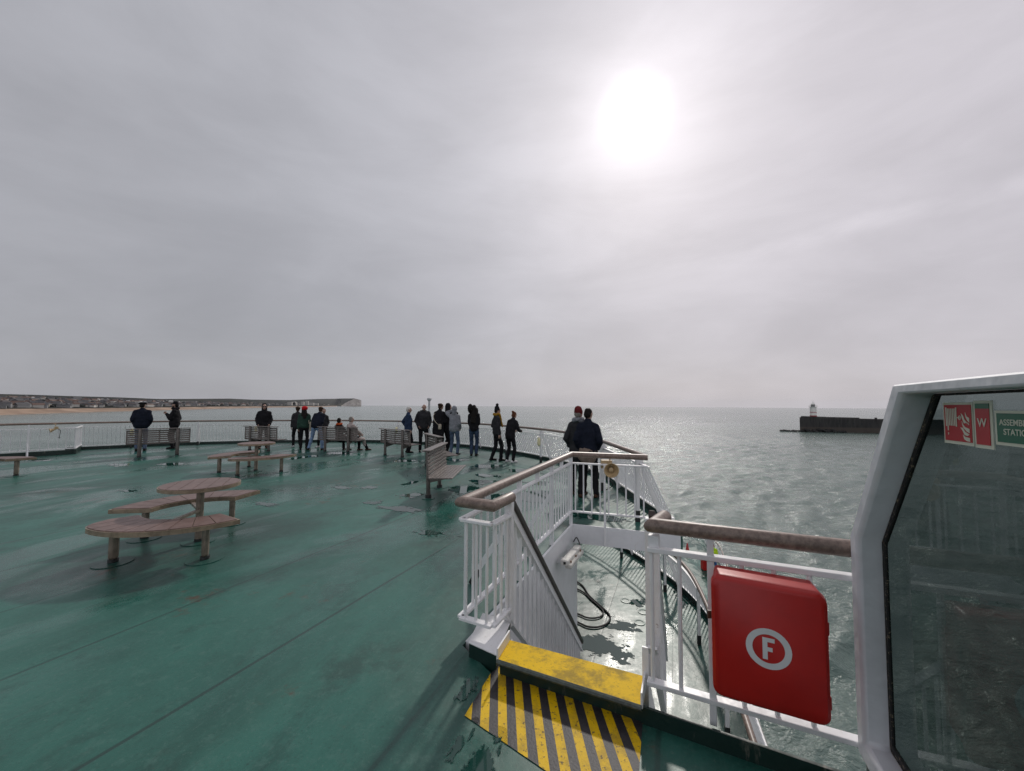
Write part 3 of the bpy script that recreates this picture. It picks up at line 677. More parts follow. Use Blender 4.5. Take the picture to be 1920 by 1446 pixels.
# railing built of teak handrail, white rails, raked balusters, uprights and stays
NBAL = [0]
def raked_railing(name, label, edge, zb, step_post, off=0.42, step_bal=0.135, lean=True, post_s0=0.6, hz=1.03, cap=100, lamps=()):
    th = thing(name, label, 'railing', tuple(edge[0] + Vector((0, 0, zb))))
    inner = offset2(edge, off); zt = zb + 0.875
    mb = MB(); mb.tube(Z(offset2(edge, off), zb + hz), 0.036, 10); mb.build('handrail', TEAK, th, 'auto')
    mb = MB(); tr_ = Z(offset2(edge, off - .05), zt)
    for i in range(len(tr_) - 1): mb.bar(tr_[i], tr_[i + 1], .05, .014)
    mb.build('top_rail', WHITE, th)
    mb = MB(); br = Z(offset2(edge, 0.03), zb + .15)
    for i in range(len(br) - 1): mb.bar(br[i], br[i + 1], .05, .014)
    mb.build('bottom_rail', WHITE, th)
    e2, i2 = resample(edge, 0.02), None
    L = len(e2); S = int(step_post / .02); first = int(post_s0 / .02)
    def frame(i): 
        p_ = e2[i]; t_ = (e2[min(L - 1, i + 3)] - e2[max(0, i - 3)]).normalized(); return p_, Vector((t_.y, -t_.x, 0)), t_
    stuff = MB(); bal = []
    k = 0
    for i in range(0, L, max(1, int(step_bal / .02))):
        p_, n_, t_ = frame(i)
        bal.append((p_ + n_ * .03 + Vector((0, 0, zb + .15)), p_ + n_ * (off - .05) + Vector((0, 0, zt)), t_))
    near_first = sorted(bal, key=lambda q: (q[0] - CAMP).length)
    for j, (a, b, t_) in enumerate(near_first):
        if j < cap:
            q = MB(); q.bar(a, b, .021, .012, t_); q.build('baluster', WHITE, th)
        else: stuff.bar(a, b, .021, .012, t_)
    if stuff.v: tag(stuff.build('baluster', WHITE, th), kind='stuff')
    spots = []
    for i in range(first, L, S):
        p_, n_, t_ = frame(i); f = p_ + n_ * off; spots.append((f, n_, t_, p_))
        q = MB(); q.bar(f + Vector((0, 0, zb + .16)), f + Vector((0, 0, zb + hz - .02)), .05, .05, t_); ps = q.build('post', WHITE, th)
        q = MB(); q.bar(f + Vector((0, 0, zb)), f + Vector((0, 0, zb + .17)), .062, .062, t_); q.build('sleeve', BLACKM, ps)
        q = MB(); q.bar(p_ + n_ * .05 + Vector((0, 0, zb + .06)), f - n_ * .03 + Vector((0, 0, zb + hz - .05)), .075, .014, t_); q.build('stay', WHITE, th)
    return th, spots
main_rail, spots = raked_railing('deck_railing', 'long curved white railing with teak handrail along the edge of the upper deck', EDGE, 0.0, 2.2, post_s0=1.75)
low_rail, lspots = raked_railing('deck_railing', 'white raked railing with teak handrail along the lower deck edge', LOWE, LZ, 2.2, post_s0=1.0, cap=90)
# round rail lamps on four of the uprights
def near_spot(px, py):
    g = G(px, py); return min(spots, key=lambda s: abs(math.atan2(s[0].x, s[0].y) - math.atan2(g.x, g.y)))
for (px, py), lb in (((1030, 880), 'pale yellow rail lamp beside the man in the red hat'), ((722, 832), 'small round rail lamp on the railing behind the fourth slatted bench'), ((458, 832), 'small round rail lamp on the railing left of the hooded man in dark glasses'), ((285, 834), 'small round rail lamp on the railing between the two leftmost men')):
    f, n_, t_, p_ = near_spot(px, py)
    lt = thing('rail_lamp', lb, 'lamp', tuple(f + n_ * .04), group='lamps on the bow railing')
    c = f + n_ * .04; q = MB(); q.bar(c + Vector((0, 0, .48)), c + Vector((0, 0, .80)), .10, .03, t_); q.build('housing', LAMPW, lt, bevel=.008)
    q = MB(); q.ecap(c + n_ * .035 + Vector((0, 0, .56)), c + n_ * .035 + Vector((0, 0, .73)), (.055, .045), side=t_); q.build('lens', LENSY, lt, True)
# thin mast standing at the bow
mp = G(803.5, 833); q = Vector((mp.x, mp.y, 0)).normalized(); mp = Vector((mp.x, mp.y, 0)) - q * .6
mt = thing('bow_mast', 'thin grey mast with a small flat cap standing behind the men in black', 'mast', tuple(mp))
mb = MB(); mb.tube([mp, mp + Vector((0, 0, 2.0))], .045, 10); mb.build('pole', simple('grey_mast', (.42, .43, .44), .5), mt, 'auto')
mb = MB(); mb.lathe([(.05, 1.94), (.10, 2.0), (.10, 2.06), (.03, 2.09)], 12, mp); mb.build('cap', MAT['grey_mast'] if 'grey_mast' in MAT else WHITE, mt)

# straight section of railing at the far left, standing a step inboard
ga, gb, gc = G(140, 851.5), G(0, 860.5), G(-160, 873)
for q in (ga, gb, gc): q.z = 0
gate = thing('gate_section', 'straight white section of railing at the far left edge of the deck', 'railing', tuple(ga))
dg = (gb - ga).normalized(); dg2 = (gc - gb).normalized(); ng = Vector((-dg.y, dg.x, 0))
if ng.dot(ga) > 0: ng = -ng
path = [ga, gb, gc]; off_ = .38
mb = MB(); mb.tube([p_ + ng * .05 + Vector((0, 0, 1.07)) for p_ in path], .036, 10); mb.build('handrail', TEAK, gate, 'auto')
mb = MB(); [mb.bar(a + ng * .02 + Vector((0, 0, .90)), b + ng * .02 + Vector((0, 0, .90)), .05, .03) for a, b in zip(path, path[1:])]; mb.build('top_rail', WHITE, gate)
mb = MB(); [mb.bar(a - ng * off_ * .2 + Vector((0, 0, .20)), b - ng * off_ * .2 + Vector((0, 0, .20)), .05, .03) for a, b in zip(path, path[1:])]; mb.build('bottom_rail', WHITE, gate)
mb = MB(); [mb.bar(a - ng * .1 + Vector((0, 0, .075)), b - ng * .1 + Vector((0, 0, .075)), .06, .15) for a, b in zip(path, path[1:])]; mb.build('coaming', DKGREEN, gate)
for p_ in resample(path, .2):
    q = MB(); q.bar(p_ - ng * .09 + Vector((0, 0, .20)), p_ + ng * .02 + Vector((0, 0, .90)), .040, .018, dg); q.build('baluster', WHITE, gate)
for u in (1.05, 3.4, 5.6):
    p_ = ga + dg * u if u < (gb - ga).length else gb + dg2 * (u - (gb - ga).length)
    q = MB(); q.bar(p_ + ng * .02 + Vector((0, 0, .0)), p_ + ng * .05 + Vector((0, 0, 1.05)), .05, .05, dg); q.build('post', WHITE, gate)
    q = MB(); q.bar(p_ + ng * .28 + Vector((0, 0, 0)), p_ + ng * .05 + Vector((0, 0, .42)), .05, .02, dg); q.build('stay', WHITE, gate)
# its short return towards the curved railing
ge = EDGE[0] + Vector((0.2, 0.35, 0)); dr = (ge - ga).normalized(); mb = MB()
for z_ in (.2, .9): mb.bar(ga + Vector((0, 0, z_)), ge + Vector((0, 0, z_)), .05, .03)
mb.build('return_rail', WHITE, gate)
for p_ in resample([ga, ge], .17):
    q = MB(); q.bar(p_ + Vector((0, 0, .2)), p_ + Vector((0, 0, .9)), .025, .025, dr); q.build('baluster', WHITE, gate)
mb = MB(); mb.bar(ga + Vector((0, 0, .075)), ge + Vector((0, 0, .075)), .06, .15); mb.build('coaming', DKGREEN, gate)

# ---------------------------------------------------------------- stair head: looped railing
H1 = 1.03
sr = thing('stairwell_railing', 'white railing with thick weathered teak handrail guarding the stairwell', 'railing', tuple(PA))
LW = 0.255
L1 = PA + RN * LW * 0.98 - RA * 0.02; L0 = PA.copy() - RA * .02
ST = G(956, 930, 1.045); ST.z = 0                        # where the stair handrail starts to fall
loopA, loopB = G(866, 941, H1), G(924, 949, H1); loopC = ST + Vector((0, 0, H1))
hB, hC = PB + Vector((0, 0, H1)), PC + Vector((0, 0, H1))
def loopz(z_, sh=0.0): return [loopC * 1.0 + Vector((0, 0, z_ - H1)), loopB + Vector((0, 0, z_ - H1)), loopA + Vector((0, 0, z_ - H1)), PB + Vector((0, 0, z_)), PC + Vector((0, 0, z_))]
hl = loopz(H1); mb = MB(); mb.tube([hl[0] + RA * .03] + hl[1:], .041, 14); mb.build('handrail', TEAK, sr, 'auto')
mb = MB(); pth = loopz(.90); [mb.bar(a, b, .055, .022) for a, b in zip(pth, pth[1:])]; mb.build('top_rail', WHITE, sr, bevel=.004)
mb = MB(); pth2 = loopz(.19); [mb.bar(a, b, .055, .022) for a, b in zip(pth2, pth2[1:])]; mb.build('bottom_rail', WHITE, sr, bevel=.004)
def balusters(a, b, n_, z0, z1, par, r_=.011, ends=False):
    for i in range(n_):
        p_ = a.lerp(b, (i + .5) / n_); q = MB(); q.tube([Vector((p_.x, p_.y, z0)), Vector((p_.x, p_.y, z1))], r_, 8); q.build('baluster', WHITE, par, 'auto')
balusters(loopB, loopA, 3, .19, .90, sr); balusters(loopB, loopC, 3, .19, .90, sr)
LA = (hB - loopA).length
balusters(loopA, hB, 26, .19, .90, sr); balusters(hB, hC, 9, .19, .90, sr)
for u in (1.15, 2.25, LA - .03):
    p_ = loopA.lerp(hB, u / LA); q = MB(); q.bar(Vector((p_.x, p_.y, 0)) , Vector((p_.x, p_.y, H1 - .03)), .05, .028, RA); q.build('post', WHITE, sr, bevel=.003)
for u in (.35, 1.7, 2.7):
    p_ = loopA.lerp(hB, u / LA); q = MB(); q.bar(Vector((p_.x, p_.y, .90)), Vector((p_.x, p_.y, H1 - .03)), .045, .02, RA); q.build('bracket', WHITE, sr)
for u in (.9, 2.25):                                       # raking stays on the deck side with black feet
    p_ = loopA.lerp(hB, u / LA); p_ = Vector((p_.x, p_.y, 0)); q = MB(); q.bar(p_ - RN * .36 + Vector((0, 0, .10)), p_ - RN * .02 + Vector((0, 0, .62)), .05, .014, RA); sy = q.build('stay', WHITE, sr)
    q = MB(); q.bar(p_ - RN * .40 + Vector((0, 0, .0)), p_ - RN * .32 + Vector((0, 0, .15)), .06, .03, RA); q.build('sleeve', BLACKM, sy)
q = MB(); dbc = (hC - hB).normalized(); p_ = hB + dbc * .48; q.bar(Vector((p_.x, p_.y, -.24)) - Vector((0, .045, 0)), Vector((p_.x, p_.y, .90)) - Vector((0, .03, 0)), .035, .028, dbc); q.build('post', WHITE, sr)
q = MB(); p_ = Vector((loopC.x, loopC.y, 0)); q.bar(p_ + Vector((0, 0, .06)), p_ + Vector((0, 0, 1.0)), .055, .05, RA); q.build('post', WHITE, sr, bevel=.004)

# landing block, yellow tread
blk = MB(); b0_, b1_, b2_, b3_ = G(878, 1205, .1), G(931, 1229, .1), G(958, 1165, .1), G(905, 1150, .1)
poly = [(q.x, q.y) for q in (b0_, b1_, b2_, b3_)]
lb_ = thing('landing_block', 'low white plated block with dark green front at the left of the yellow tread', 'step block', (b0_.x, b0_.y, 0))
blk.prism(poly, .094, .104); blk.build('top_plate', WHITE, lb_, bevel=.003)
cx, cy = sum(q[0] for q in poly) / 4, sum(q[1] for q in poly) / 4
blk = MB(); blk.prism([(cx + (x - cx) * .97, cy + (y - cy) * .97) for x, y in poly], -.1, .094); blk.build('base', DKGREEN, lb_, bevel=.004)
def at(q, z): return Vector((q.x, q.y, z))
td = thing('yellow_tread', 'worn yellow checker plate tread at the head of the stairs', 'stair tread', tuple(SFL))
mb = MB(); mb.prism([(q.x, q.y) for q in (SFL, SFR, SBR, SBL)], .104, .122); mb.build('plate', YPLATE, td, bevel=.003)
mb = MB(); mb.tube([at(SFL, .108), at(SFR, .108)], .016, 8); mb.build('nosing', simple('nosing_steel', (.05, .065, .055), .4, .4, 30, .3), td, 'auto')
for a, b in ((SFL, SBL), (SFR, SBR)):
    q = MB(); q.bar(at(a, .145), at(b, .145), .012, .085); q.build('side_lip', WHITE, td, bevel=.003)
mb = MB(); mb.bar(at(SFL, .045) + RA * .05, at(SFR, .045) + RA * .05, .01, .11); mb.build('riser', DKGREEN, td)
# steps going down, stringers, hand rails
stc = thing('staircase', 'steep white steel stairs with teak handrails going down to the lower deck', 'staircase', tuple(SBL))
rs = RN; slope = math.tan(R(44.0))
wL = Vector((SBL.x, SBL.y, 0)); wR = Vector((SBR.x, SBR.y, 0))
STEPM = simple('stair_grating', (.10, .11, .10), .5, .3, 40, .4)
for i in range(12):
    s = .10 + i * .208; z_ = -.09 - i * .2
    q = MB(); q.prism([(p_.x, p_.y) for p_ in (wL + RA * s, wR + RA * s, wR + RA * (s + .22), wL + RA * (s + .22))], z_ - .03, z_); q.build('step', STEPM, stc)
def sloped(p0_, s1, z0, sl): return [Vector((p0_.x, p0_.y, z0)), Vector((p0_.x, p0_.y, z0 - s1 * sl)) + RA * s1]
q = MB(); a, b = sloped(wL - RA * .02 - RN * .0, 2.62, .03, slope); q.bar(a, b, .014, .20); q.build('stringer', WHITE, stc)
q = MB(); a, b = sloped(wR + RA * .0, 2.62, .03, slope); q.bar(a, b, .014, .20); q.build('stringer', WHITE, stc)
h0 = Vector((loopC.x, loopC.y, 0))
a, b = sloped(h0, 2.52, H1 - .0, slope * 1.0); q = MB(); q.bar(a, b, .045, .05); q.build('handrail', simple('dark_handrail', (.030, .020, .015), .4, .3, 30), stc, bevel=.01)
a1, b1 = sloped(h0, 2.46, .89, slope); q = MB(); q.bar(a1, b1, .055, .016); q.build('side_rail', WHITE, stc)
a2, b2 = sloped(h0 - RA * .12, 2.62, .20, slope); q = MB(); q.bar(a2, b2, .055, .016); q.build('side_rail', WHITE, stc)
a3, b3 = sloped(h0, 2.5, .965, slope); q = MB(); q.bar(a3, b3, .006, .10); q.build('rail_plate', WHITE, stc)
for i in range(20):
    s = .12 + i * .118; p_ = h0 + RA * s; q = MB(); q.bar(Vector((p_.x, p_.y, .20 - (s + .12) * slope + .0)), Vector((p_.x, p_.y, .89 - s * slope)), .022, .012, RA); q.build('baluster', WHITE, stc)
# right-hand stair rail and newel
NT_ = G(1222, 962, H1); n0 = Vector((NT_.x, NT_.y, 0))
rsl = math.tan(R(42.5))
a, b = sloped(n0, 2.45, H1 - .0, rsl); q = MB(); q.bar(a, b, .045, .05); q.build('handrail', MAT['dark_handrail'], stc, bevel=.01) if 'dark_handrail' in MAT else q.build('handrail', BLACKM, stc)
a, b = sloped(n0, 2.4, .89, rsl); q = MB(); q.bar(a, b, .055, .016); q.build('side_rail', WHITE, stc)
a, b = sloped(n0 - RA * .1, 2.5, .20, rsl); q = MB(); q.bar(a, b, .055, .016); q.build('side_rail', WHITE, stc)
a, b = sloped(n0, 2.4, .965, rsl); q = MB(); q.bar(a, b, .006, .10); q.build('rail_plate', WHITE, stc)
for i in range(12):
    s = .25 + i * .18; p_ = n0 + RA * s; q = MB(); q.bar(Vector((p_.x, p_.y, .20 - (s + .1) * rsl)), Vector((p_.x, p_.y, .89 - s * rsl)), .022, .012, RA); q.build('baluster', WHITE, stc)

# hazard marking in front of the tread
HZ = [G(934, 1251), G(1207, 1327), G(1190, 1560), G(871, 1343), G(919, 1265)]
mk = MB()
def clip(poly, a, b):                                     # keep the side left of a->b
    out = []
    for i in range(len(poly)):
        p_, q_ = poly[i], poly[(i + 1) % len(poly)]
        sp_ = (b.x - a.x) * (p_.y - a.y) - (b.y - a.y) * (p_.x - a.x); sq = (b.x - a.x) * (q_.y - a.y) - (b.y - a.y) * (q_.x - a.x)
        if sp_ >= 0: out.append(p_)
        if sp_ * sq < 0: out.append(p_.lerp(q_, sp_ / (sp_ - sq)))
    return out
s0, s1 = G(934.5, 1253), G(934.5, 1366); sd_ = (s1 - s0).normalized(); e0 = G(934, 1252); e1 = G(1189, 1324)
fd = (e1 - e0).normalized(); pitch = (e1 - e0).length / 16.0
for i in range(-7, 20):
    a = e0 + fd * pitch * i; b = e0 + fd * pitch * (i + 1)
    pl = clip(clip(HZ, a, a - sd_), b, b + sd_)
    pl = pl if len(pl) > 2 else clip(clip(HZ, a - sd_, a), b + sd_, b)
    if len(pl) > 2:
        mk.cur = 1 if i % 2 == 0 else 0
        mk.add([Vector((q.x, q.y, .004)) for q in pl], [tuple(range(len(pl)))])
tag(mk.build('hazard_marking', [DARKMARK, YEL]), 'black and yellow striped hazard marking on the deck before the stairs', 'floor marking')

# ---------------------------------------------------------------- right-hand guard railing with red hose box
gr_ = thing('guard_railing', 'short white railing with thick teak handrail carrying the red hose box', 'railing', tuple(panel_pt(0, 0)))
PZ = lambda z: z
mb = MB(); mb.tube([panel_pt(.06, 1.03) + RA * .22, panel_pt(-.0, 1.03), panel_pt(.945, 1.045)], .041, 14); mb.build('handrail', TEAK, gr_, 'auto')
mb = MB(); mb.bar(panel_pt(-.035, .885), panel_pt(.955, .905), .05, .028); mb.build('top_rail', WHITE, gr_, bevel=.004)
mb = MB(); mb.bar(panel_pt(-.045, .105), panel_pt(.95, .12), .055, .026); mb.build('bottom_rail', WHITE, gr_, bevel=.004)
for t_ in (-.012, .142, .46, .61, .765):
    q = MB(); q.tube([panel_pt(t_, .105), panel_pt(t_, .88)], .0125, 8); q.build('baluster', WHITE, gr_, 'auto')
q = MB(); q.bar(panel_pt(.307, -.02), panel_pt(.307, 1.0), .034, .034, PD); q.build('post', WHITE, gr_, bevel=.003)
q = MB(); q.bar(panel_pt(.0, .86) + RA * .03, panel_pt(.0, .965) + RA * .03, .055, .06, PD); q.build('bracket', WHITE, gr_, bevel=.004)
q = MB(); p_ = n0 + RA * .02; q.bar(p_ + Vector((0, 0, -.1)), p_ + Vector((0, 0, .99)), .06, .09, PD); q.build('newel_post', WHITE, gr_, bevel=.006)
q = MB(); p_ = panel_pt(-.06, 0) + RA * .06; q.bar(at(p_, -.02), at(p_, .33), .012, .035, PD); q.build('gusset', WHITE, gr_)
for t_ in (.38, .72):
    q = MB(); q.bar(panel_pt(t_, .80, .03), panel_pt(t_ + .07, .80, .03), .03, .09); q.build('clamp', WHITE, gr_, bevel=.004)

bx_ = thing('fire_hose_box', 'red plastic fire hose box with a white circled F hung on the railing', 'fire hose box', tuple(panel_pt(.55, .3, .1)))
def rrect(x0, x1, z0, z1, r_, k=5, skew=0.0):
    out = []
    for cx_, cz_, a0 in ((x1 - r_, z1 - r_, 0), (x0 + r_, z1 - r_, 90), (x0 + r_, z0 + r_, 180), (x1 - r_, z0 + r_, 270)):
        for j in range(k + 1): out.append((cx_ + r_ * math.cos(R(a0 + 90 * j / k)), cz_ + r_ * math.sin(R(a0 + 90 * j / k)) + skew * (cx_ - x0)))
    return out
def pp(t_, z, off): return panel_pt(t_, z, off)
secs = [(.035, .325, .772, .30, .868, .02), (.13, .318, .785, .285, .868, .03), (.168, .308, .800, .262, .866, .04), (.190, .310, .799, .264, .861, .045), (.203, .324, .785, .280, .846, .045)]
vs = []; K = None
for off, x0, x1, z0, z1, r_ in secs:
    rp = rrect(x0, x1, z0, z1, r_, 5, 0); K = len(rp); vs += [pp(a, b, off) for a, b in rp]
fs = [(i * K + j, i * K + (j + 1) % K, (i + 1) * K + (j + 1) % K, (i + 1) * K + j) for i in range(len(secs) - 1) for j in range(K)] + [tuple(range(K)), tuple((len(secs) - 1) * K + j for j in range(K))]
mb = MB(); mb.add(vs, fs); mb.build('cover', REDP, bx_, 'auto')
cxx, czz, r1_, r2_ = .557, .562, .0965, .068
mb = MB(); N = 40
def ringpts(r_, off): return [pp(cxx + r_ * math.cos(2 * math.pi * j / N), czz + r_ * math.sin(2 * math.pi * j / N) + .03 * 0, off) for j in range(N)]
ro, ri = ringpts(r1_, .2052), ringpts(r2_, .2052)
mb.add(ro + ri, [(j, (j + 1) % N, N + (j + 1) % N, N + j) for j in range(N)]); mb.build('emblem_ring', STICK, bx_)
Fp = [(-.026, -.052), (-.004, -.052), (-.004, -.012), (.018, -.012), (.018, .008), (-.004, .008), (-.004, .032), (.028, .032), (.028, .052), (-.026, .052)]
mb = MB(); mb.add([pp(cxx + a * .95, czz + b, .2052) for a, b in Fp], [tuple(range(len(Fp)))]); mb.build('emblem_letter', STICK, bx_)
mb = MB(); mb.bar(pp(.303, .62, .14), pp(.303, .66, .14), .012, .03); mb.build('latch', simple('brown_latch', (.09, .05, .03), .5), bx_)
for z_ in (.70, .36): q = MB(); q.bar(pp(.796, z_ - .03, .165), pp(.796, z_ + .03, .165), .012, .02); q.build('hinge', REDP, bx_)

# ---------------------------------------------------------------- window bulkhead
bh = thing('window_bulkhead', 'white steel bulkhead with a big tinted window at the right edge', 'bulkhead', tuple(W0))
def BPL(poly): return [(u * S_, EYE - (EYE - z) * S_) for u, z in poly]
outer = [(.022, .10), (.022, 1.118), (.50, 1.842), (5.5, 1.852), (5.5, .10)]
soft = [(.112, .20), (.118, 1.128), (.565, 1.803), (5.4, 1.812), (5.4, .20)]
glassp = [(.135, .235), (.14, 1.125), (.59, 1.795), (5.38, 1.803), (5.38, .235)]
zz = Vector((0, 0, 1))
mb = MB(); mb.ring(BPL(outer), BPL(soft), W0, WU, zz, WN, 0, .104); mb.build('frame', FRAMEP, bh, 'auto', bevel=.018)
mb = MB(); mb.ring(BPL(soft), BPL(glassp), W0, WU, zz, WN, .088, .1); mb.build('gasket', GASKET, bh)
mb = MB(); gp = BPL([(.12, .21), (.125, 1.127), (.575, 1.80), (5.39, 1.808), (5.39, .21)])
mb.slab(gp, W0, WU, zz, WN, .094, .0985); mb.build('glass', GLASS, bh)
mb = MB(); mb.slab(BPL([(.03, -.02), (.03, .10), (5.5, .10), (5.5, -.02)]), W0, WU, zz, WN, .03, .16); mb.build('base', DKGREEN, bh)
mb = MB(); mb.slab(BPL([(2.3, .2), (2.3, 1.80), (2.42, 1.80), (2.42, .2)]), W0, WU, zz, WN, .0, .17); mb.build('mullion', FRAMEP, bh, bevel=.012)
# signs on the glass: surveyed on the frame plane, carried back to the glass
UC = 2.5
def back_(u, z, k=1.118): return (UC - (UC - u) * k, EYE - (EYE - z) * k)
def sign(name, label, corners, group=None):
    c = [back_(*q) for q in corners]; th = thing(name, label, 'sign', tuple(bulk_pt(c[0][0], c[0][1], .09)), 0, group); return th, c
def put(mb, poly, d0, d1): return mb.slab(BPL(poly), W0, WU, zz, WN, d0, d1)
def rect(x0, z0, x1, z1): return [(x0, z0), (x1, z0), (x1, z1), (x0, z1)]
def flip(c): return (min(c[0][0], c[2][0]), min(c[0][1], c[2][1]), max(c[0][0], c[2][0]), max(c[0][1], c[2][1]))
s1_, c = sign('fire_hose_sign', 'red sign with white hose reel and flames on the window', [(.819, 1.642), (.952, 1.642), (.952, 1.768), (.819, 1.768)])
x0, z0, x1, z1 = flip(c); wd_, ht_ = x1 - x0, z1 - z0
mb = MB(); put(mb, rect(x0, z0, x1, z1), .089, .092); mb.build('plate', CREAM, s1_)
bx0, bz0, bx1, bz1 = x0 + wd_ * .055, z0 + ht_ * .075, x1 - wd_ * .03, z1 - ht_ * .06
mb = MB(); put(mb, rect(bx0, bz0, bx1, bz1), .0875, .0885); mb.build('field', SIGNRED, s1_)
bw_, bh_ = bx1 - bx0, bz1 - bz0
def P_(a, b): return (bx0 + a * bw_, bz0 + b * bh_)
pic = MB()
for a0, a1, b0, b1 in ((.07, .11, .40, .93), (.135, .17, .28, .90), (.20, .235, .42, .90), (.265, .30, .42, .90), (.33, .365, .42, .90), (.395, .43, .42, .90), (.455, .495, .40, .93)):
    put(pic, [P_(a0, b0), P_(a1, b0), P_(a1, b1), P_(a0, b1)], .0862, .087)
put(pic, [P_(.145, .16), P_(.165, .16), P_(.175, .22), P_(.135, .22)], .0862, .087)
put(pic, [P_(.50, .635), P_(.56, .635), P_(.56, .66), P_(.50, .66)], .0862, .087)
N = 14; oc = [P_(.605 + .05 * math.cos(2 * math.pi * j / N), .648 + .062 * math.sin(2 * math.pi * j / N)) for j in range(N)]; ic = [P_(.605 + .034 * math.cos(2 * math.pi * j / N), .648 + .043 * math.sin(2 * math.pi * j / N)) for j in range(N)]
pic.ring(BPL(oc), BPL(ic), W0, WU, zz, WN, .0862, .087)
put(pic, [P_(.565, .640), P_(.645, .640), P_(.645, .655), P_(.565, .655)], .0858, .0862); put(pic, [P_(.598, .61), P_(.613, .61), P_(.613, .69), P_(.598, .69)], .0853, .0857)
for fl in ([(.66, .77), (.73, .72), (.78, .60), (.93, .46), (.93, .50), (.84, .52), (.76, .50), (.70, .62)], [(.81, .80), (.86, .69), (.945, .65), (.945, .53), (.88, .58), (.82, .68)],
           [(.68, .56), (.72, .47), (.80, .40), (.94, .36), (.94, .25), (.84, .29), (.74, .37), (.69, .47)], [(.62, .385), (.70, .38), (.78, .28), (.93, .21), (.86, .17), (.76, .19), (.69, .31)], [(.70, .20), (.78, .14), (.94, .12), (.94, .02), (.83, .03), (.74, .08)]):
    put(pic, [P_(a, b) for a, b in fl], .0862, .087)
pic.build('pictogram', CREAM, s1_)
def text_mesh(body, size, parent, mat, u, z, d, name='lettering', align='CENTER', sx=1.0, bold=.012):
    cu = bpy.data.curves.new('lettering', 'FONT'); cu.body = body; cu.size = size; cu.align_x = align; cu.extrude = .0004; cu.offset = bold * size
    ob = bpy.data.objects.new('lettering', cu); COL.objects.link(ob)
    me = bpy.data.meshes.new_from_object(ob.evaluated_get(bpy.context.evaluated_depsgraph_get())); bpy.data.objects.remove(ob)
    O_ = W0 + WU * u * S_ + WN * d + Vector((0, 0, EYE - (EYE - z) * S_)); Mi = wm(parent).inverted()
    for v_ in me.vertices: v_.co = Mi @ (O_ + WU * v_.co.x * sx + zz * v_.co.y - WN * v_.co.z)
    me.materials.clear(); me.materials.append(mat); return link(name, me, parent)
s2_, c = sign('letter_sign', 'narrow red sign with a white W between two wider signs', [(.958, 1.640), (1.028, 1.640), (1.028, 1.772), (.958, 1.772)])
x0, z0, x1, z1 = flip(c); wd_, ht_ = x1 - x0, z1 - z0
mb = MB(); put(mb, rect(x0, z0, x1, z1), .089, .092); mb.build('plate', CREAM, s2_)
mb = MB(); put(mb, rect(x0 + wd_ * .10, z0 + ht_ * .075, x1 - wd_ * .13, z0 + ht_ * .83), .0875, .0885); mb.build('field', SIGNRED, s2_)
mb = MB(); put(mb, rect(x0 + wd_ * .10, z0 + ht_ * .83, x1 - wd_ * .13, z1 - ht_ * .06), .0875, .0885); mb.build('green_band', SIGNGREEN, s2_)
text_mesh('W', .036, s2_, CREAM, x0 + wd_ * .48, z0 + ht_ * .45, .0868)
s3_, c = sign('assembly_sign', 'green sign reading ASSEMBLY STATION at the right edge of the window', [(1.036, 1.655), (1.236, 1.655), (1.236, 1.745), (1.036, 1.745)])
x0, z0, x1, z1 = flip(c); wd_, ht_ = x1 - x0, z1 - z0
mb = MB(); put(mb, rect(x0, z0, x1, z1), .089, .092); mb.build('plate', CREAM, s3_)
mb = MB(); put(mb, rect(x0 + .010, z0 + ht_ * .09, x1 - .010, z1 - ht_ * .08), .0875, .0885); mb.build('field', SIGNGREEN, s3_)
text_mesh('ASSEMBLY', .0235, s3_, CREAM, x0 + .0215, z0 + ht_ * .58, .0868, align='LEFT')
text_mesh('STATION', .0235, s3_, CREAM, x0 + .036, z0 + ht_ * .31, .0868, align='LEFT')

# ---------------------------------------------------------------- loudspeakers, wall light, hose, deck fittings
def horn(c, aim, label, k=1.0, up=Vector((0, 0, 1))):
    th = thing('loudspeaker', label, 'loudspeaker', tuple(c)); aim = aim.normalized(); Mq = aim.to_track_quat('Z', 'Y').to_matrix()
    mb = MB(); mb.lathe([(.03 * k, -.12 * k), (.04 * k, -.06 * k), (.06 * k, .0), (.095 * k, .07 * k), (.108 * k, .085 * k), (.10 * k, .088 * k), (.085 * k, .06 * k), (.05 * k, .0), (.02 * k, -.03 * k)], 24, c, Mq); mb.build('horn', HORNM, th, 'auto')
    mb = MB(); mb.lathe([(.0 * k + .001, -.02 * k), (.034 * k, -.01 * k), (.034 * k, .045 * k), (.02 * k, .055 * k), (.001, .056 * k)], 16, c, Mq); mb.build('throat', HORNM, th, 'auto')
    sd = aim.cross(up).normalized(); mb = MB(); mb.box(c - aim * .13 * k + sd * .05 * k + Vector((0, 0, .05 * k)), (.16 * k, .12 * k, .12 * k), Matrix.Rotation(math.atan2(-aim.x, aim.y), 3, 'Z')); mb.build('driver_box', HORNM, th, bevel=.006)
    mb = MB(); mb.tube([c - aim * .1 * k + Vector((0, 0, .1)), c - aim * .1 * k + Vector((0, 0, .17)), c - aim * .02 + Vector((0, 0, .19))], .012, 6); mb.build('bracket', HORNM, th)
    cb = catmull([c - aim * .15 * k, c - aim * .2 + sd * .05 + Vector((0, 0, -.10)), c - aim * .17 - sd * .05 + Vector((0, 0, -.26)), c - aim * .2 + sd * .06 + Vector((0, 0, -.36)), c - aim * .15 + Vector((0, 0, -.30))], 6)
    mb = MB(); mb.tube(cb, .007, 6); mb.build('cable', RUBBER, th, 'auto'); return th
hc = G(1142, 878, .84); hc.y -= .0
horn(hc - Vector((0, .1, 0)), Vector((-.12, -1, -.06)), 'beige horn loudspeaker fixed to the stairwell railing in front of the two men', .98)
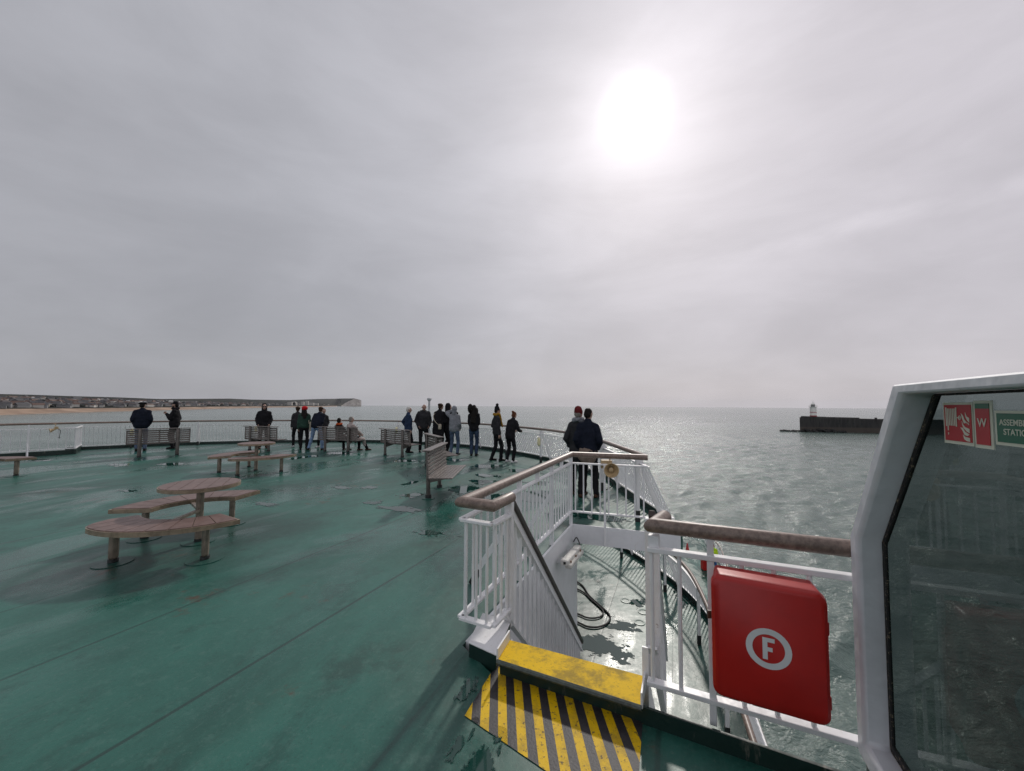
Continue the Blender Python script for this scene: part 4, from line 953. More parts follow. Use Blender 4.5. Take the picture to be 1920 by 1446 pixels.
hg = ga + dg * .55 + ng * .12 + Vector((0, 0, .86)); horn(hg, Vector((-.5, -.8, -.35)), 'beige horn loudspeaker on the straight railing at the far left', .7)
# wall light
def on_wall(px, py, off=.03):
    n_ = RN; P0_ = PB + RN * off; d = ray(px, py); k = (P0_ - CAMP).dot(n_) / d.dot(n_); return CAMP + d * k
la, lc_ = on_wall(1058, 1056, .16), on_wall(1084, 1026, .16)
wlt = thing('wall_light', 'white bulkhead strip light bracketed to the stairwell wall', 'lamp', tuple(la)); dl = (lc_ - la).normalized(); un = RN.cross(dl).normalized()
if un.z < 0: un = -un
mb = MB(); mb.bar(la, lc_, .10, .07, un); mb.build('housing', LAMPW, wlt, bevel=.018)
mb = MB(); mb.bar(la + RN * .045 - un * .045 + dl * .02, lc_ + RN * .045 - un * .045 - dl * .02, .085, .055, un); mb.build('diffuser', DIFF, wlt, bevel=.018)
for u in (.2, .8):
    p_ = la.lerp(lc_, u); q = MB(); q.bar(p_ - RN * .05, p_ - RN * .15 - un * .05, .05, .012, dl); q.build('bracket', WHITE, wlt)
for u in (.15, .5, .85): p_ = la.lerp(lc_, u); q = MB(); q.box(p_ + RN * .055 + un * -.01, (.02, .02, .03)); q.build('clip', simple('rusty_clip', (.16, .07, .03), .6), wlt)
q = MB(); q.box(la - dl * .003 + RN * .005, (.03, .012, .03)); q.build('cable_gland', RUBBER, wlt, bevel=.004)
q = MB(); q.tube(catmull([lc_, lc_ + dl * .08 + un * .03, lc_ + dl * .10 + un * .10 - RN * .05, PB + RN * .03 + Vector((0, 0, -.26))], 6), .008, 6); q.build('cable', RUBBER, wlt, 'auto')
# rubber hose on the lower deck
hz_ = LZ + .025
hpx = [(1040, 1075), (1087, 1094), (1105, 1117), (1128, 1138), (1142, 1152), (1144, 1160), (1137, 1170), (1120, 1176), (1102, 1175), (1088, 1169), (1060, 1155)]
hpx2 = [(1040, 1090), (1088, 1107), (1108, 1124), (1125, 1139), (1131, 1147), (1128, 1155), (1115, 1159), (1100, 1158), (1088, 1153), (1060, 1142)]
mb = MB(); mb.tube(catmull([G(a, b, hz_) for a, b in hpx], 5), .018, 8); mb.tube(catmull([G(a, b, hz_) for a, b in hpx2], 5), .017, 8)
tag(mb.build('rubber_hose', RUBBER, None, 'auto'), 'black rubber hose looped on the lower deck beside the white wall', 'hose')
for k_, (px, py, lb) in enumerate(((1173, 1127, 'round flush fitting on the lower deck, nearest the lower railing shadow'), (1206, 1148, 'round flush fitting on the lower deck, nearest the stair newel'), (1199, 1168, 'low oval pad on the sunlit lower deck'))):
    c = G(px, py, LZ); th = MB(); th.lathe([(.11, LZ), (.11, LZ + .012), (.075, LZ + .014), (.07, LZ + .006)], 20, (c.x, c.y, 0)); tag(th.build('deck_fitting', LDECK), lb, 'deck fitting', 'flush fittings on the lower deck')

# ---------------------------------------------------------------- mooring deck further down at the right
MZ = -8.4
mpoly = [G(1180, 1012, MZ), G(1250, 1003, MZ), G(1318, 1012, MZ), G(1352, 1060, MZ), G(1372, 1120, MZ), G(1290, 1130, MZ)]
mb = MB(); mb.prism([(p_.x, p_.y) for p_ in mpoly], MZ - .15, MZ); tag(mb.build('mooring_deck', LDECK), kind='structure')
mr_ = thing('mooring_railing', 'brown topped railing round the mooring deck far below at right', 'railing', tuple(mpoly[1]))
def rail_on(p, q, par, zb, hs=(1.1, .75, .4)):
    for k_, h_ in enumerate(hs):
        mb = MB(); mb.tube([at(p, zb + h_), at(q, zb + h_)], .04 if k_ == 0 else .02, 6); mb.build('handrail' if k_ == 0 else 'mid_rail', TEAK if k_ == 0 else WHITE, par)
    for p_ in resample([p, q], 1.1): mb = MB(); mb.bar(at(p_, zb), at(p_, zb + hs[0]), .045, .045, (q - p).normalized()); mb.build('post', WHITE, par)
for a, b in zip(mpoly[:-1], mpoly[1:-1]): rail_on(at(a, 0), at(b, 0), mr_, MZ)
for p_ in resample([at(q, 0) for q in mpoly[:4]], .3): mb = MB(); mb.bar(at(p_, MZ + .1), at(p_, MZ + .75), .018, .018, (1, 0, 0)); mb.build('baluster', WHITE, mr_)
c = G(1262, 1032, MZ); mb = MB(); mb.box((c.x, c.y, MZ + .3), (.55, .4, .6)); mb.cur = 0; o = mb.build('locker', REDP, bevel=.04); tag(o, 'small red locker on the mooring deck beyond the railing', 'locker')
c = G(1289, 1036, MZ); mb = MB(); mb.lathe([(.22, MZ), (.22, MZ + .04), (.14, MZ + .05), (.03, MZ + .65)], 14, (c.x, c.y, 0)); tag(mb.build('traffic_cone', simple('cone_red', (.45, .03, .03), .5), None, 'auto'), 'red cone standing on the mooring deck beyond the railing', 'cone')
c = G(1322, 1068, MZ); th = thing('red_bin', 'bright red bin on the mooring deck beside the teak handrail', 'bin', (c.x, c.y, MZ)); mb = MB(); mb.box((c.x, c.y, MZ + .3), (.4, .4, .6)); mb.build('bin_body', REDP, th, bevel=.05); mb = MB(); mb.box((c.x, c.y, MZ + .64), (.46, .46, .07)); mb.build('lid', REDP, th, bevel=.03)

# ---------------------------------------------------------------- slatted benches
def make_bench(label):
    r_ = thing('slatted_bench', label, 'bench', (0, 0, 0), 0, 'slatted benches facing the bow railing')
    # local: x along the bench, +y = the way a sitter faces; posts stand behind the back at y=0
    for x in (-.47, .47):
        q = MB(); q.ecap((x, 0, .02), (x, -.012, .90), (.052, .040), (.048, .036), n=14); ps = q.build('post', POSTM, r_, 'auto', local=True)
        q = MB(); q.lathe([(.12, .0), (.12, .012), (.06, .016)], 20, (x, 0, 0)); q.build('base_plate', DECK, ps, 'auto', local=True)
        q = MB(); q.lathe([(.056, .016), (.056, .075)], 14, (x, 0, 0)); q.build('sleeve', BLACKM, ps, 'auto', local=True)
        q = MB(); q.add([(x - .02, .03, .30), (x - .02, .48, .40), (x - .02, .48, .415), (x - .02, .03, .415), (x + .02, .03, .30), (x + .02, .48, .40), (x + .02, .48, .415), (x + .02, .03, .415)], [(0, 1, 2, 3), (7, 6, 5, 4), (0, 4, 5, 1), (1, 5, 6, 2), (2, 6, 7, 3), (3, 7, 4, 0)]); q.build('seat_bracket', POSTM, r_, local=True)
    q = MB()
    for i in range(7):
        z_ = .458 + i * .067; q.box((0, .07 - i * .004, z_), (1.60, .024, .050))
    q.build('backrest', SLAT, r_, bevel=.004, local=True)
    q = MB(); q.box((0, .025, .925), (1.62, .15, .026)); q.build('cap_board', SLAT, r_, bevel=.005, local=True)
    q = MB()
    for i in range(7): q.box((0, .105 + i * .063, .428 + .001 * i), (1.60, .054, .024))
    q.build('seat', SLAT, r_, bevel=.004, local=True)
    for x in (-.785, 0, .785):
        q = MB(); q.box((x, .045 if x == 0 else .048, .66), (.035, .016, .46)); q.build('batten', SLAT, r_, local=True)
    return r_
bspec = [((260.6, 858.7), (331.6, 854.5), None, 'slatted bench with the two leftmost men behind its back'),
         ((458.7, 845), (513, 848), None, 'slatted bench before the hooded man in dark glasses'),
         ((610.5, 847.5), (651, 848.7), None, 'slatted bench with two people sitting on it'),
         ((723, 855), (753, 859), None, 'slatted bench beside the white haired man in blue'),
         ((800, 875), None, Vector((.45, -.88, 0)), 'slatted bench half hidden behind the nearest slatted bench'),
         ((803, 935), None, Vector((.04, 1.0, 0)), 'nearest slatted bench showing its pale seat and back boards')]
proto = None; BENCH = []
for k_, (a, b, dd, lb) in enumerate(bspec):
    pa = G(*a)
    if b: pb = G(*b); dr_ = (pb - pa).normalized(); c = (pa + pb) / 2
    else: dr_ = dd.normalized(); c = pa + dr_ * .47
    face = Vector((-dr_.y, dr_.x, 0))                      # sitter looks outboard
    if k_ == 5: face = -face
    if k_ < 4 and face.dot(c) < 0: face = -face
    if k_ == 4 and face.x < 0: face = -face
    if proto is None: o = proto = make_bench(lb)
    else: o = copy_tree(proto); o['label'] = lb
    o.location = (c.x, c.y, 0); o.rotation_euler = (0, 0, math.atan2(-face.x, face.y)); BENCH.append((c, face))

# ---------------------------------------------------------------- round tables with curved seats
def sector(r0, r1, a0, a1, n_=14, round_end=None):
    out = [(r1 * math.cos(R(a0 + (a1 - a0) * i / n_)), r1 * math.sin(R(a0 + (a1 - a0) * i / n_))) for i in range(n_ + 1)]
    inn = [(r0 * math.cos(R(a1 + (a0 - a1) * i / n_)), r0 * math.sin(R(a1 + (a0 - a1) * i / n_))) for i in range(n_ + 1)]
    return out + inn
def curved_seat(par, amid, half_, z=.44, rounded=-1):
    r0, r1 = .55, 1.025; a0, a1 = amid - half_, amid + half_
    out = []
    for i in range(19):
        f = i / 18; ang_ = a0 + (a1 - a0) * f; rr_ = r1
        e = (f if rounded < 0 else 1 - f)
        if rounded and e < .16: rr_ = r1 - (r1 - r0) * .48 * (1 - e / .16) ** 2
        out.append((rr_ * math.cos(R(ang_)), rr_ * math.sin(R(ang_))))
    inn = [(r0 * math.cos(R(a1 + (a0 - a1) * i / 16)), r0 * math.sin(R(a1 + (a0 - a1) * i / 16))) for i in range(17)]
    poly = out + inn; n_ = len(poly)
    q = MB(); q.prism(poly, z - .055, z - .006); st = q.build('seat', RIMM, par, local=True)
    cx_, cy_ = 0.80 * math.cos(R(amid)), 0.80 * math.sin(R(amid))
    q = MB()                                               # boards, each a sector with a narrow gap
    nb = 9; ins = .018
    for i in range(nb):
        b0, b1 = a0 + 1.0 + (a1 - a0 - 2.0) * i / nb, a0 + 1.0 + (a1 - a0 - 2.0) * (i + 1) / nb - .55
        pts = []
        for j in range(4):
            f = j / 3; ang_ = b0 + (b1 - b0) * f; e = (ang_ - a0) / (a1 - a0); e = e if rounded < 0 else 1 - e; rr_ = r1
            if rounded and e < .16: rr_ = r1 - (r1 - r0) * .48 * (1 - e / .16) ** 2
            pts.append(((rr_ - ins) * math.cos(R(ang_)), (rr_ - ins) * math.sin(R(ang_))))
        pts += [((r0 + ins) * math.cos(R(b1 + (b0 - b1) * j / 3)), (r0 + ins) * math.sin(R(b1 + (b0 - b1) * j / 3))) for j in range(4)]
        q.prism(pts, z - .006, z + .002)
    q.build('boards', COMPO, st, local=True)
    for s_ in (-1, 1):
        ang_ = amid + s_ * 36.5; x, y = .79 * math.cos(R(ang_)), .79 * math.sin(R(ang_))
        q = MB(); q.ecap((x, y, .07), (x, y, z - .07), (.045, .036), side=(math.cos(R(ang_)), math.sin(R(ang_)), 0), n=14); lg = q.build('leg', LEGM, par, 'auto', local=True)
        q = MB(); q.lathe([(.046, .012), (.046, .045)], 14, (x, y, 0)); q.build('sleeve', BLACKM, lg, 'auto', local=True)
        q = MB(); q.lathe([(.175, 0), (.175, .008), (.06, .011)], 24, (x, y, 0)); q.build('base_plate', DECK, lg, 'auto', local=True)
def make_table(label):
    r_ = thing('picnic_table', label, 'table', (0, 0, 0), 0, 'round tables with curved seats')
    q = MB(); q.lathe([(.40, .682), (.425, .69), (.425, .731)], 48); q.build('tabletop_rim', RIMM, r_, 'auto', local=True)
    q = MB()
    for i in range(6):
        x0, x1 = -.41 + i * .82 / 6 + .003, -.41 + (i + 1) * .82 / 6 - .003; pts = []
        f = lambda x: math.sqrt(max(.0004, .413 ** 2 - x * x))
        xs = [x0 + (x1 - x0) * j / 6 for j in range(7)]
        q.prism([(x, -f(x)) for x in xs] + [(x, f(x)) for x in reversed(xs)], .725, .737)
    q.build('tabletop', COMPO, r_, local=True)
    q = MB(); q.lathe([(.042, .02), (.042, .69)], 14); ps = q.build('pole', LEGM, r_, 'auto', local=True)
    q = MB(); q.lathe([(.047, .012), (.047, .045)], 14); q.build('sleeve', BLACKM, ps, 'auto', local=True)
    q = MB(); q.lathe([(.175, 0), (.175, .008), (.06, .011)], 24); q.build('base_plate', DECK, ps, 'auto', local=True)
    for am in (70.0, -70.0):
        curved_seat(r_, am, 53, rounded=-1 if am > 0 else 0)
        q = MB(); q.bar((.03 * math.cos(R(am)), .03 * math.sin(R(am)), .40), (.62 * math.cos(R(am)), .62 * math.sin(R(am)), .385), .05, .035); q.build('brace', LEGM, r_, bevel=.005, local=True)
    return r_
tproto = None                                            # the narrow gap between the seat ends lies towards local +x
for px, py, rz_, lb in ((372, 1016, 206, 'nearest round table, with two curved seats whose ends nearly meet at left'), (479.5, 883, 241, 'round table further off before the second slatted bench'), (None, None, 183.5, 'round table at the left edge with only one seat end and leg in view')):
    if tproto is None: o = tproto = make_table(lb)
    else: o = copy_tree(tproto); o['label'] = lb
    c = G(px, py) if px else G(30, 893) - Vector((.79 * math.cos(R(rz_ - 106.5)), .79 * math.sin(R(rz_ - 106.5)), 0))
    o.location = (c.x, c.y, 0); o.rotation_euler = (0, 0, R(rz_))
#PUDDLES
rp = random.Random(11)
def puddle(px, py, rx, ry, seed, label=None, z=0.004):
    c = G(px, py, z); mb = MB(); N = 32
    mb.add([(math.cos(2 * math.pi * j / N), math.sin(2 * math.pi * j / N), 0) for j in range(N)], [tuple(range(N))])
    o = mb.build('puddle', PUD); o.location = c; o.rotation_euler = (0, 0, -R(22.5)); o.scale = (rx * 1.75, ry * 1.75, 1); tag(o, kind='structure')
for i, (px, py, rx, ry) in enumerate(((912, 875, .42, .35), (978, 883, .5, .3), (911, 891, .32, .25), (908, 904, .3, .25), (925, 931, .16, .35), (893, 902, .2, .15), (768, 928, .22, .22), (742, 953, .42, .16), (700, 942, .2, .12), (772, 905, .12, .3), (645, 914, .25, .12), (690, 914, .2, .12), (812, 1000, .28, .10), (905, 941, .35, .3), (1105, 968, .55, .22), (330, 870, .5, .3), (220, 872, .4, .25), (80, 863, .4, .2), (500, 945, .3, .1), (566, 858, .25, .5), (870, 918, .3, .4), (1010, 905, .3, .25), (1000, 930, .35, .5), (240, 920, .25, .08), (640, 850, .5, .3), (760, 865, .4, .3), (845, 862, .5, .4), (878, 1290, .055, .11), (905, 1425, .07, .13), (860, 1400, .03, .12))):
    puddle(px, py, rx, ry, i * 3.7)
for i, (px, py, rx, ry) in enumerate(((1125, 1215, .5, .35), (1172, 1176, .3, .2), (1195, 1130, .25, .2), (1290, 1120, .3, .5))):
    puddle(px, py, rx, ry, i * 5.1 + 40, z=LZ + .004)
# ---------------------------------------------------------------- people
def cloth(name, c, rough=0.85, var=0.22, fine=0.15):
    m, t, p = newmat(name); co = obc(t)
    f = t.noise(co, 7, 5, 0.65); g = t.noise(co, 120, 3, 0.6)
    cc = t.mix(t.mr(f, 0.3, 0.7), [x * (1 - var) for x in c], [min(1, x * (1 + var)) for x in c])
    lk(t, cc, p.inputs['Base Color']); p.inputs['Roughness'].default_value = rough; p.inputs['Specular IOR Level'].default_value = 0.10
    bump(t, p, t.m('ADD', t.m('MULTIPLY', g, fine), t.noise(co, 16, 3)), 0.3, 0.01)
    return m
SKIN = simple('skin', (0.36, 0.225, 0.175), 0.5, 0.12, 14)
NAVY = cloth('navy_cloth', (0.011, 0.014, 0.024)); BLACKC = cloth('black_cloth', (0.012, 0.012, 0.014)); CHAR = cloth('charcoal_cloth', (0.030, 0.031, 0.034))
JEANL = cloth('light_denim', (0.16, 0.235, 0.36)); JEAND = cloth('dark_denim', (0.035, 0.055, 0.095)); JEANM = cloth('mid_denim', (0.075, 0.105, 0.16))
GREYH = cloth('grey_jersey', (0.20, 0.21, 0.23)); BLUEJ = cloth('blue_cloth', (0.022, 0.038, 0.075)); GREENJ = cloth('green_cloth', (0.024, 0.054, 0.041))
BEIGEC = cloth('pale_coat_cloth', (0.36, 0.31, 0.29)); MUST = cloth('mustard_knit', (0.27, 0.15, 0.018)); REDK = cloth('red_knit', (0.45, 0.012, 0.018)); DREDK = cloth('dark_red_knit', (0.11, 0.016, 0.018))
ORANGE = cloth('orange_cloth', (0.38, 0.07, 0.02)); CANVAS = cloth('cream_canvas', (0.38, 0.34, 0.27)); HIVIS = cloth('high_visibility_cloth', (0.42, 0.62, 0.02)); BLUEW = cloth('work_blue_cloth', (0.03, 0.08, 0.22)); BROWNC = cloth('brown_cloth', (0.19, 0.145, 0.12))
HAIRK = cloth('black_hair', (0.010, 0.008, 0.007), 0.55); HAIRB = cloth('brown_hair', (0.035, 0.020, 0.012), 0.55); HAIRG = cloth('grey_hair', (0.22, 0.20, 0.18), 0.6); HAIRW = cloth('white_hair', (0.52, 0.50, 0.47), 0.6); HAIRA = cloth('auburn_hair', (0.10, 0.035, 0.015), 0.5)
SHOEK = cloth('black_leather', (0.012, 0.011, 0.011), 0.45); SHOEW = cloth('white_leather', (0.60, 0.60, 0.60), 0.5); SHOEB = cloth('brown_leather', (0.055, 0.028, 0.018), 0.45)
EYEM = simple('eye_dark', (0.02, 0.015, 0.012), 0.2); MOUTHM = simple('lip', (0.25, 0.09, 0.08), 0.5)

BENCHSC = bpy.data.scenes.new('scratch')                 # an empty scene to work shapes in, removed at the end
SPENT = []
def scratch_graph():
    vl = BENCHSC.view_layers[0]; vl.update(); return vl.depsgraph
def remeshed(mb, voxel, smooth=3, amp=0.0, freq=6.0, seed=0.0):
    """joins overlapping shapes into one skin"""
    me = mb.mesh('tmp', SKIN); ob = bpy.data.objects.new('tmp', me); BENCHSC.collection.objects.link(ob)
    r_ = ob.modifiers.new('r', 'REMESH'); r_.mode = 'VOXEL'; r_.voxel_size = voxel
    if smooth: s_ = ob.modifiers.new('s', 'SMOOTH'); s_.factor = .5; s_.iterations = smooth
    out = bpy.data.meshes.new_from_object(ob.evaluated_get(scratch_graph()))
    BENCHSC.collection.objects.unlink(ob); SPENT.append(ob); SPENT.append(me)
    if amp:
        off = Vector((seed, seed * .7, 0))
        for v_ in out.vertices:
            q = Vector((v_.co.x * freq, v_.co.y * freq, v_.co.z * freq * 1.7)) + off
            v_.co += v_.normal * amp * (noise.noise(q) + .5 * noise.noise(q * 2.3))
    out.polygons.foreach_set('use_smooth', [True] * len(out.polygons)); out.materials.clear(); return out
def ik(S, Wt, l1, l2, pole):
    d = Wt - S; L = d.length; mx_ = (l1 + l2) * .995
    if L > mx_: Wt = S + d * mx_ / L; d = Wt - S; L = mx_
    a = (l1 * l1 - l2 * l2 + L * L) / (2 * L); h_ = math.sqrt(max(0, l1 * l1 - a * a)); d.normalize()
    pl = pole - d * pole.dot(d); pl = pl.normalized() if pl.length > 1e-4 else Vector((1, 0, 0))
    return S + d * a + pl * h_, Wt
def hand_mesh(curl, right):
    """palm, four unequal bent fingers and a thumb; local: wrist at 0, fingers along -z, palm facing -y side, thumb to +y/forward"""
    mb = MB(); sx = 1 if right else -1
    mb.ecap((0, 0, -.015), (0, 0, -.075), (.014, .028), (.014, .037), side=(1, 0, 0))
    for k_, (y0, ln, rr_) in enumerate(((.030, .070, .0085), (.010, .078, .009), (-.010, .072, .0085), (-.029, .056, .0075))):
        p_ = Vector((0, y0, -.082)); a_ = 0.25
        for j, f in enumerate((.45, .31, .24)):
            a_ += curl * (.45 + .12 * k_ * .5); q_ = p_ + Vector((-sx * math.sin(a_), 0, -math.cos(a_))) * ln * f
            mb.ecap(p_, q_, rr_ * (1 - .1 * j), rr_ * (.92 - .1 * j), n=8); p_ = q_
    p_ = Vector((0, .028, -.030)); q_ = p_ + Vector((-sx * .014, .026, -.030)); mb.ecap(p_, q_, .012, .010, n=8); mb.ecap(q_, q_ + Vector((-sx * .016, .008, -.026)), .010, .008, n=8)
    return remeshed(mb, .0042, 2)
HANDS = {(c_, r_): hand_mesh(c_, r_) for c_ in (.55, 1.6) for r_ in (True, False)}
def join_into(me, parts):                                   # append meshes to a mesh (one datablock)
    bm = bmesh.new(); bm.from_mesh(me)
    for pm, M in parts:
        t_ = pm.copy(); t_.transform(M); bm.from_mesh(t_); bpy.data.meshes.remove(t_)
    bm.to_mesh(me); bm.free(); me.polygons.foreach_set('use_smooth', [True] * len(me.polygons)); me.update()

ARMS = {'down': (.23, .02, .78), 'pocket': (.19, .10, .95), 'fold': (-.06, .24, 1.17), 'face': (.05, .24, 1.50), 'rail': (.18, .38, 1.06), 'hip': (.24, -.02, .96), 'chest': (.10, .30, 1.22), 'belly': (.06, .24, 1.06), 'head': (.12, .12, 1.62), 'lap': (.10, .40, .62)}
def person(at_, heading, label, h=1.75, top=(NAVY, 'jacket'), legs=(JEAND, 'trousers'), shoes=SHOEK, hair=HAIRB, hairkind='short', arms=('down', 'down'), lean=0.0, nod=0.0, turn=0.0, feet=((-.11, 0, -8), (.11, 0, 8)),
           puff=.022, hem=.80, hat=None, hood=None, scarf=None, bulk=1.0, voxel=.020, seated=None, extra=None, stoop=0.0, hands=.55, z=0.0, side=0.0):
    th = thing('person', label, 'person', (at_.x, at_.y, z), -R(heading)); k = h / 1.75
    seed = (at_.x * 7.3 + at_.y * 3.1) % 50
    V = lambda x, y, z_: Vector((x, y, z_)) * k
    pel = V(side * .3, 0, .93) if not seated else V(0, 0, .53)
    lift = pel - V(0, 0, .93)
    def tr(v_, extra_=0.0):                                 # lean the upper body about the hips
        u = v_ - V(0, 0, .93); f = max(0.0, min(1.0, u.z / (.35 * k))); a_ = -(lean + stoop * f)
        M = Matrix.Rotation(R(a_), 3, 'X') @ Matrix.Rotation(R(side * 60), 3, 'Y'); return pel + M @ u
    waist, chest, neck = tr(V(0, -.01, 1.08)), tr(V(0, 0, 1.28)), tr(V(0, -.02, 1.46))
    sh = [tr(V(s_ * .150 * bulk, -.015, 1.405)) for s_ in (-1, 1)]
    hd0 = tr(V(0, .0, 1.55)); HM = Matrix.Rotation(R(-turn), 3, 'Z') @ Matrix.Rotation(R(-nod), 3, 'X')
    Hh = lambda x, y, z_: hd0 + HM @ (V(x, y, z_))           # head frame: origin at the top of the neck
    hips = [pel + V(s_ * .092, 0, -.02) for s_ in (-1, 1)]
    ank, knee, toe = [], [], []
    for i, (fx, fy, fa) in enumerate(feet):
        if seated: a_ = V(fx, fy, .085) if fy else V(fx, .46, .085)
        else: a_ = V(fx, fy, .085)
        kn, a_ = ik(hips[i], a_, .43 * k, .42 * k, Vector((.10 * (1 if i else -1), 1, 0 if not seated else .6)))
        knee.append(kn); ank.append(a_); toe.append(Vector((math.sin(R(fa)), math.cos(R(fa)), 0)))
    elb, wri = [], []
    for i, key in enumerate(arms):
        s_ = 1 if i else -1
        tg = ARMS[key] if isinstance(key, str) else key
        t_ = V(tg[0] * s_, tg[1], tg[2]) + (lift if seated and key != 'lap' else Vector((0, 0, 0)))
        if not seated: t_ = tr(t_) if key not in ('rail',) else t_ + Vector((0, 0, 0))
        pole = Vector((s_ * .45, -.9, -.2)) if key not in ('head', 'face') else Vector((s_ * 1.0, .25, -.15))
        e_, w_ = ik(sh[i], t_, .29 * k, .26 * k, pole); elb.append(e_); wri.append(w_)
    b = bulk
    # body: one continuous skin
    mb = MB()
    mb.ecap(pel + V(0, 0, -.02), waist, (.145 * k * b, .10 * k * b), (.125 * k * b, .085 * k * b)); mb.ecap(waist, chest, (.125 * k * b, .085 * k * b), (.15 * k * b, .10 * k * b)); mb.ecap(chest, tr(V(0, -.01, 1.38)), (.15 * k * b, .10 * k * b), (.13 * k * b, .075 * k * b))
    mb.ecap(neck - V(0, 0, .05), hd0 + V(0, 0, .03), .056 * k, .052 * k)
    mb.ecap(sh[0], sh[1], .055 * k)
    mb.ball(Hh(0, .015, .105), (.074 * k, .093 * k, .108 * k), HM); mb.ecap(Hh(0, .045, .035), Hh(0, .06, .02), (.050 * k, .045 * k), (.036 * k, .034 * k))
    mb.ecap(Hh(0, .105, .095), Hh(0, .118, .068), .009 * k, .014 * k, n=8)
    for s_ in (-1, 1): mb.ecap(Hh(s_ * .076, .005, .11), Hh(s_ * .076, .0, .075), (.012 * k, .020 * k), (.010 * k, .014 * k), n=8)
    for i in (0, 1):
        mb.ecap(sh[i], elb[i], .046 * k, .038 * k); mb.ecap(elb[i], wri[i], .038 * k, .026 * k)
        mb.ecap(hips[i], knee[i], .078 * k, .052 * k); mb.ecap(knee[i], ank[i], .052 * k, .036 * k); mb.ecap(ank[i] - V(0, 0, .03), ank[i] + toe[i] * .13 * k - V(0, 0, .05), .034 * k, .026 * k)
    bme = remeshed(mb, voxel, 3); hp_ = []
    for i in (0, 1):
        fd_ = (wri[i] - elb[i]).normalized(); qx = Vector((1, 0, 0)); yv = Vector((0, 1, 0)) if abs(fd_.y) < .8 else Vector((0, 0, 1))
        xv = yv.cross(-fd_).normalized(); yv = (-fd_).cross(xv).normalized()
        M = Matrix(((xv.x, yv.x, -fd_.x, wri[i].x), (xv.y, yv.y, -fd_.y, wri[i].y), (xv.z, yv.z, -fd_.z, wri[i].z), (0, 0, 0, 1))) @ Matrix.Scale(k, 4)
        hp_.append((HANDS[(hands, bool(i))], M))
    join_into(bme, hp_); bme.materials.append(SKIN); link('body', bme, th)
    for s_ in (-1, 1): q = MB(); q.ball(Hh(s_ * .030, .096, .112), (.012 * k, .008 * k, .008 * k), HM, 8); q.build('eye', EYEM, th, True, local=True)
    q = MB(); q.ball(Hh(0, .098, .035), (.024 * k, .008 * k, .006 * k), HM, 8); q.build('mouth', MOUTHM, th, True, local=True)
    # jacket
    p_ = puff; mb = MB()
    mb.ecap(waist + (pel - waist) * .3, waist, ((.148 + p_) * k * b, (.105 + p_) * k * b), ((.135 + p_ * 1.3) * k * b, (.10 + p_ * 1.3) * k * b)); mb.ecap(waist, chest, ((.135 + p_ * 1.3) * k * b, (.10 + p_ * 1.3) * k * b), ((.150 + p_ * .8) * k * b, (.108 + p_) * k * b))
    mb.ecap(chest, tr(V(0, -.012, 1.385)), ((.150 + p_ * .8) * k * b, (.108 + p_) * k * b), ((.118 + p_ * .6) * k * b, (.078 + p_) * k * b)); mb.ecap(sh[0], sh[1], (.056 + p_ * .45) * k)
    for i in (0, 1): mb.ecap(neck + V(0, -.01, .0), sh[i], (.062 + p_ * .2) * k, (.056 + p_ * .4) * k)
    hz_ = pel + V(0, 0, hem - .93)
    if not seated: mb.ecap(waist, hz_ + V(0, 0, .05), ((.140 + p_ * 1.2) * k * b, (.10 + p_ * 1.2) * k * b), ((.162 + p_) * k * b, (.118 + p_) * k * b))
    else: mb.ecap(waist, pel + V(0, .02, -.02), ((.15 + p_) * k * b, (.11 + p_) * k * b), ((.17 + p_) * k * b, (.13 + p_) * k * b))
    mb.ecap(neck - V(0, 0, .03), neck + (hd0 - neck) * .45, (.075 + p_ * .3) * k, (.072 + p_ * .2) * k)
    for i in (0, 1):
        mb.ecap(sh[i], elb[i], (.053 + p_ * .65) * k, (.046 + p_ * .7) * k); mb.ecap(elb[i], wri[i] + (elb[i] - wri[i]) * .08, (.046 + p_ * .7) * k, (.036 + p_ * .5) * k)
    jm = remeshed(mb, voxel, 3, .014 * k, 7.0, seed); jm.materials.append(top[0]); link(top[1], jm, th)
    # trousers
    mb = MB(); mb.ecap(pel + V(0, 0, .06), pel - V(0, 0, .03), (.142 * k * b, .108 * k * b), (.150 * k * b, .115 * k * b))
    for i in (0, 1):
        mb.ecap(hips[i], knee[i], .092 * k * (.5 + b * .5), .068 * k); mb.ecap(knee[i], ank[i] + V(0, 0, .0), .068 * k, .058 * k)
    tm = remeshed(mb, voxel, 3, .012 * k, 8.0, seed + 9); tm.materials.append(legs[0]); link(legs[1], tm, th)
    for i in (0, 1):
        f0 = Vector((ank[i].x, ank[i].y, ank[i].z - .085 * k)); q = MB(); sdv = Vector((toe[i].y, -toe[i].x, 0))
        q.ecap(f0 - toe[i] * .055 * k + Vector((0, 0, .038 * k)), f0 + toe[i] * .10 * k + Vector((0, 0, .036 * k)), (.040 * k, .038 * k), (.046 * k, .034 * k), side=sdv); q.ecap(f0 + Vector((0, 0, .05 * k)), f0 + Vector((0, 0, .10 * k)), .045 * k, .044 * k)
        q.ecap(f0 + toe[i] * .10 * k + Vector((0, 0, .036 * k)), f0 + toe[i] * .165 * k + Vector((0, 0, .028 * k)), (.046 * k, .034 * k), (.036 * k, .026 * k), side=sdv)
        sm_ = remeshed(q, .016, 2); sm_.materials.append(shoes); so = link('shoe', sm_, th)
        q = MB(); q.ecap(f0 - toe[i] * .055 * k + Vector((0, 0, .010)), f0 + toe[i] * .165 * k + Vector((0, 0, .010)), (.043 * k, .010), (.040 * k, .010), side=sdv); q.build('sole', SHOEW if shoes is SHOEW else RUBBER, so, True, local=True)
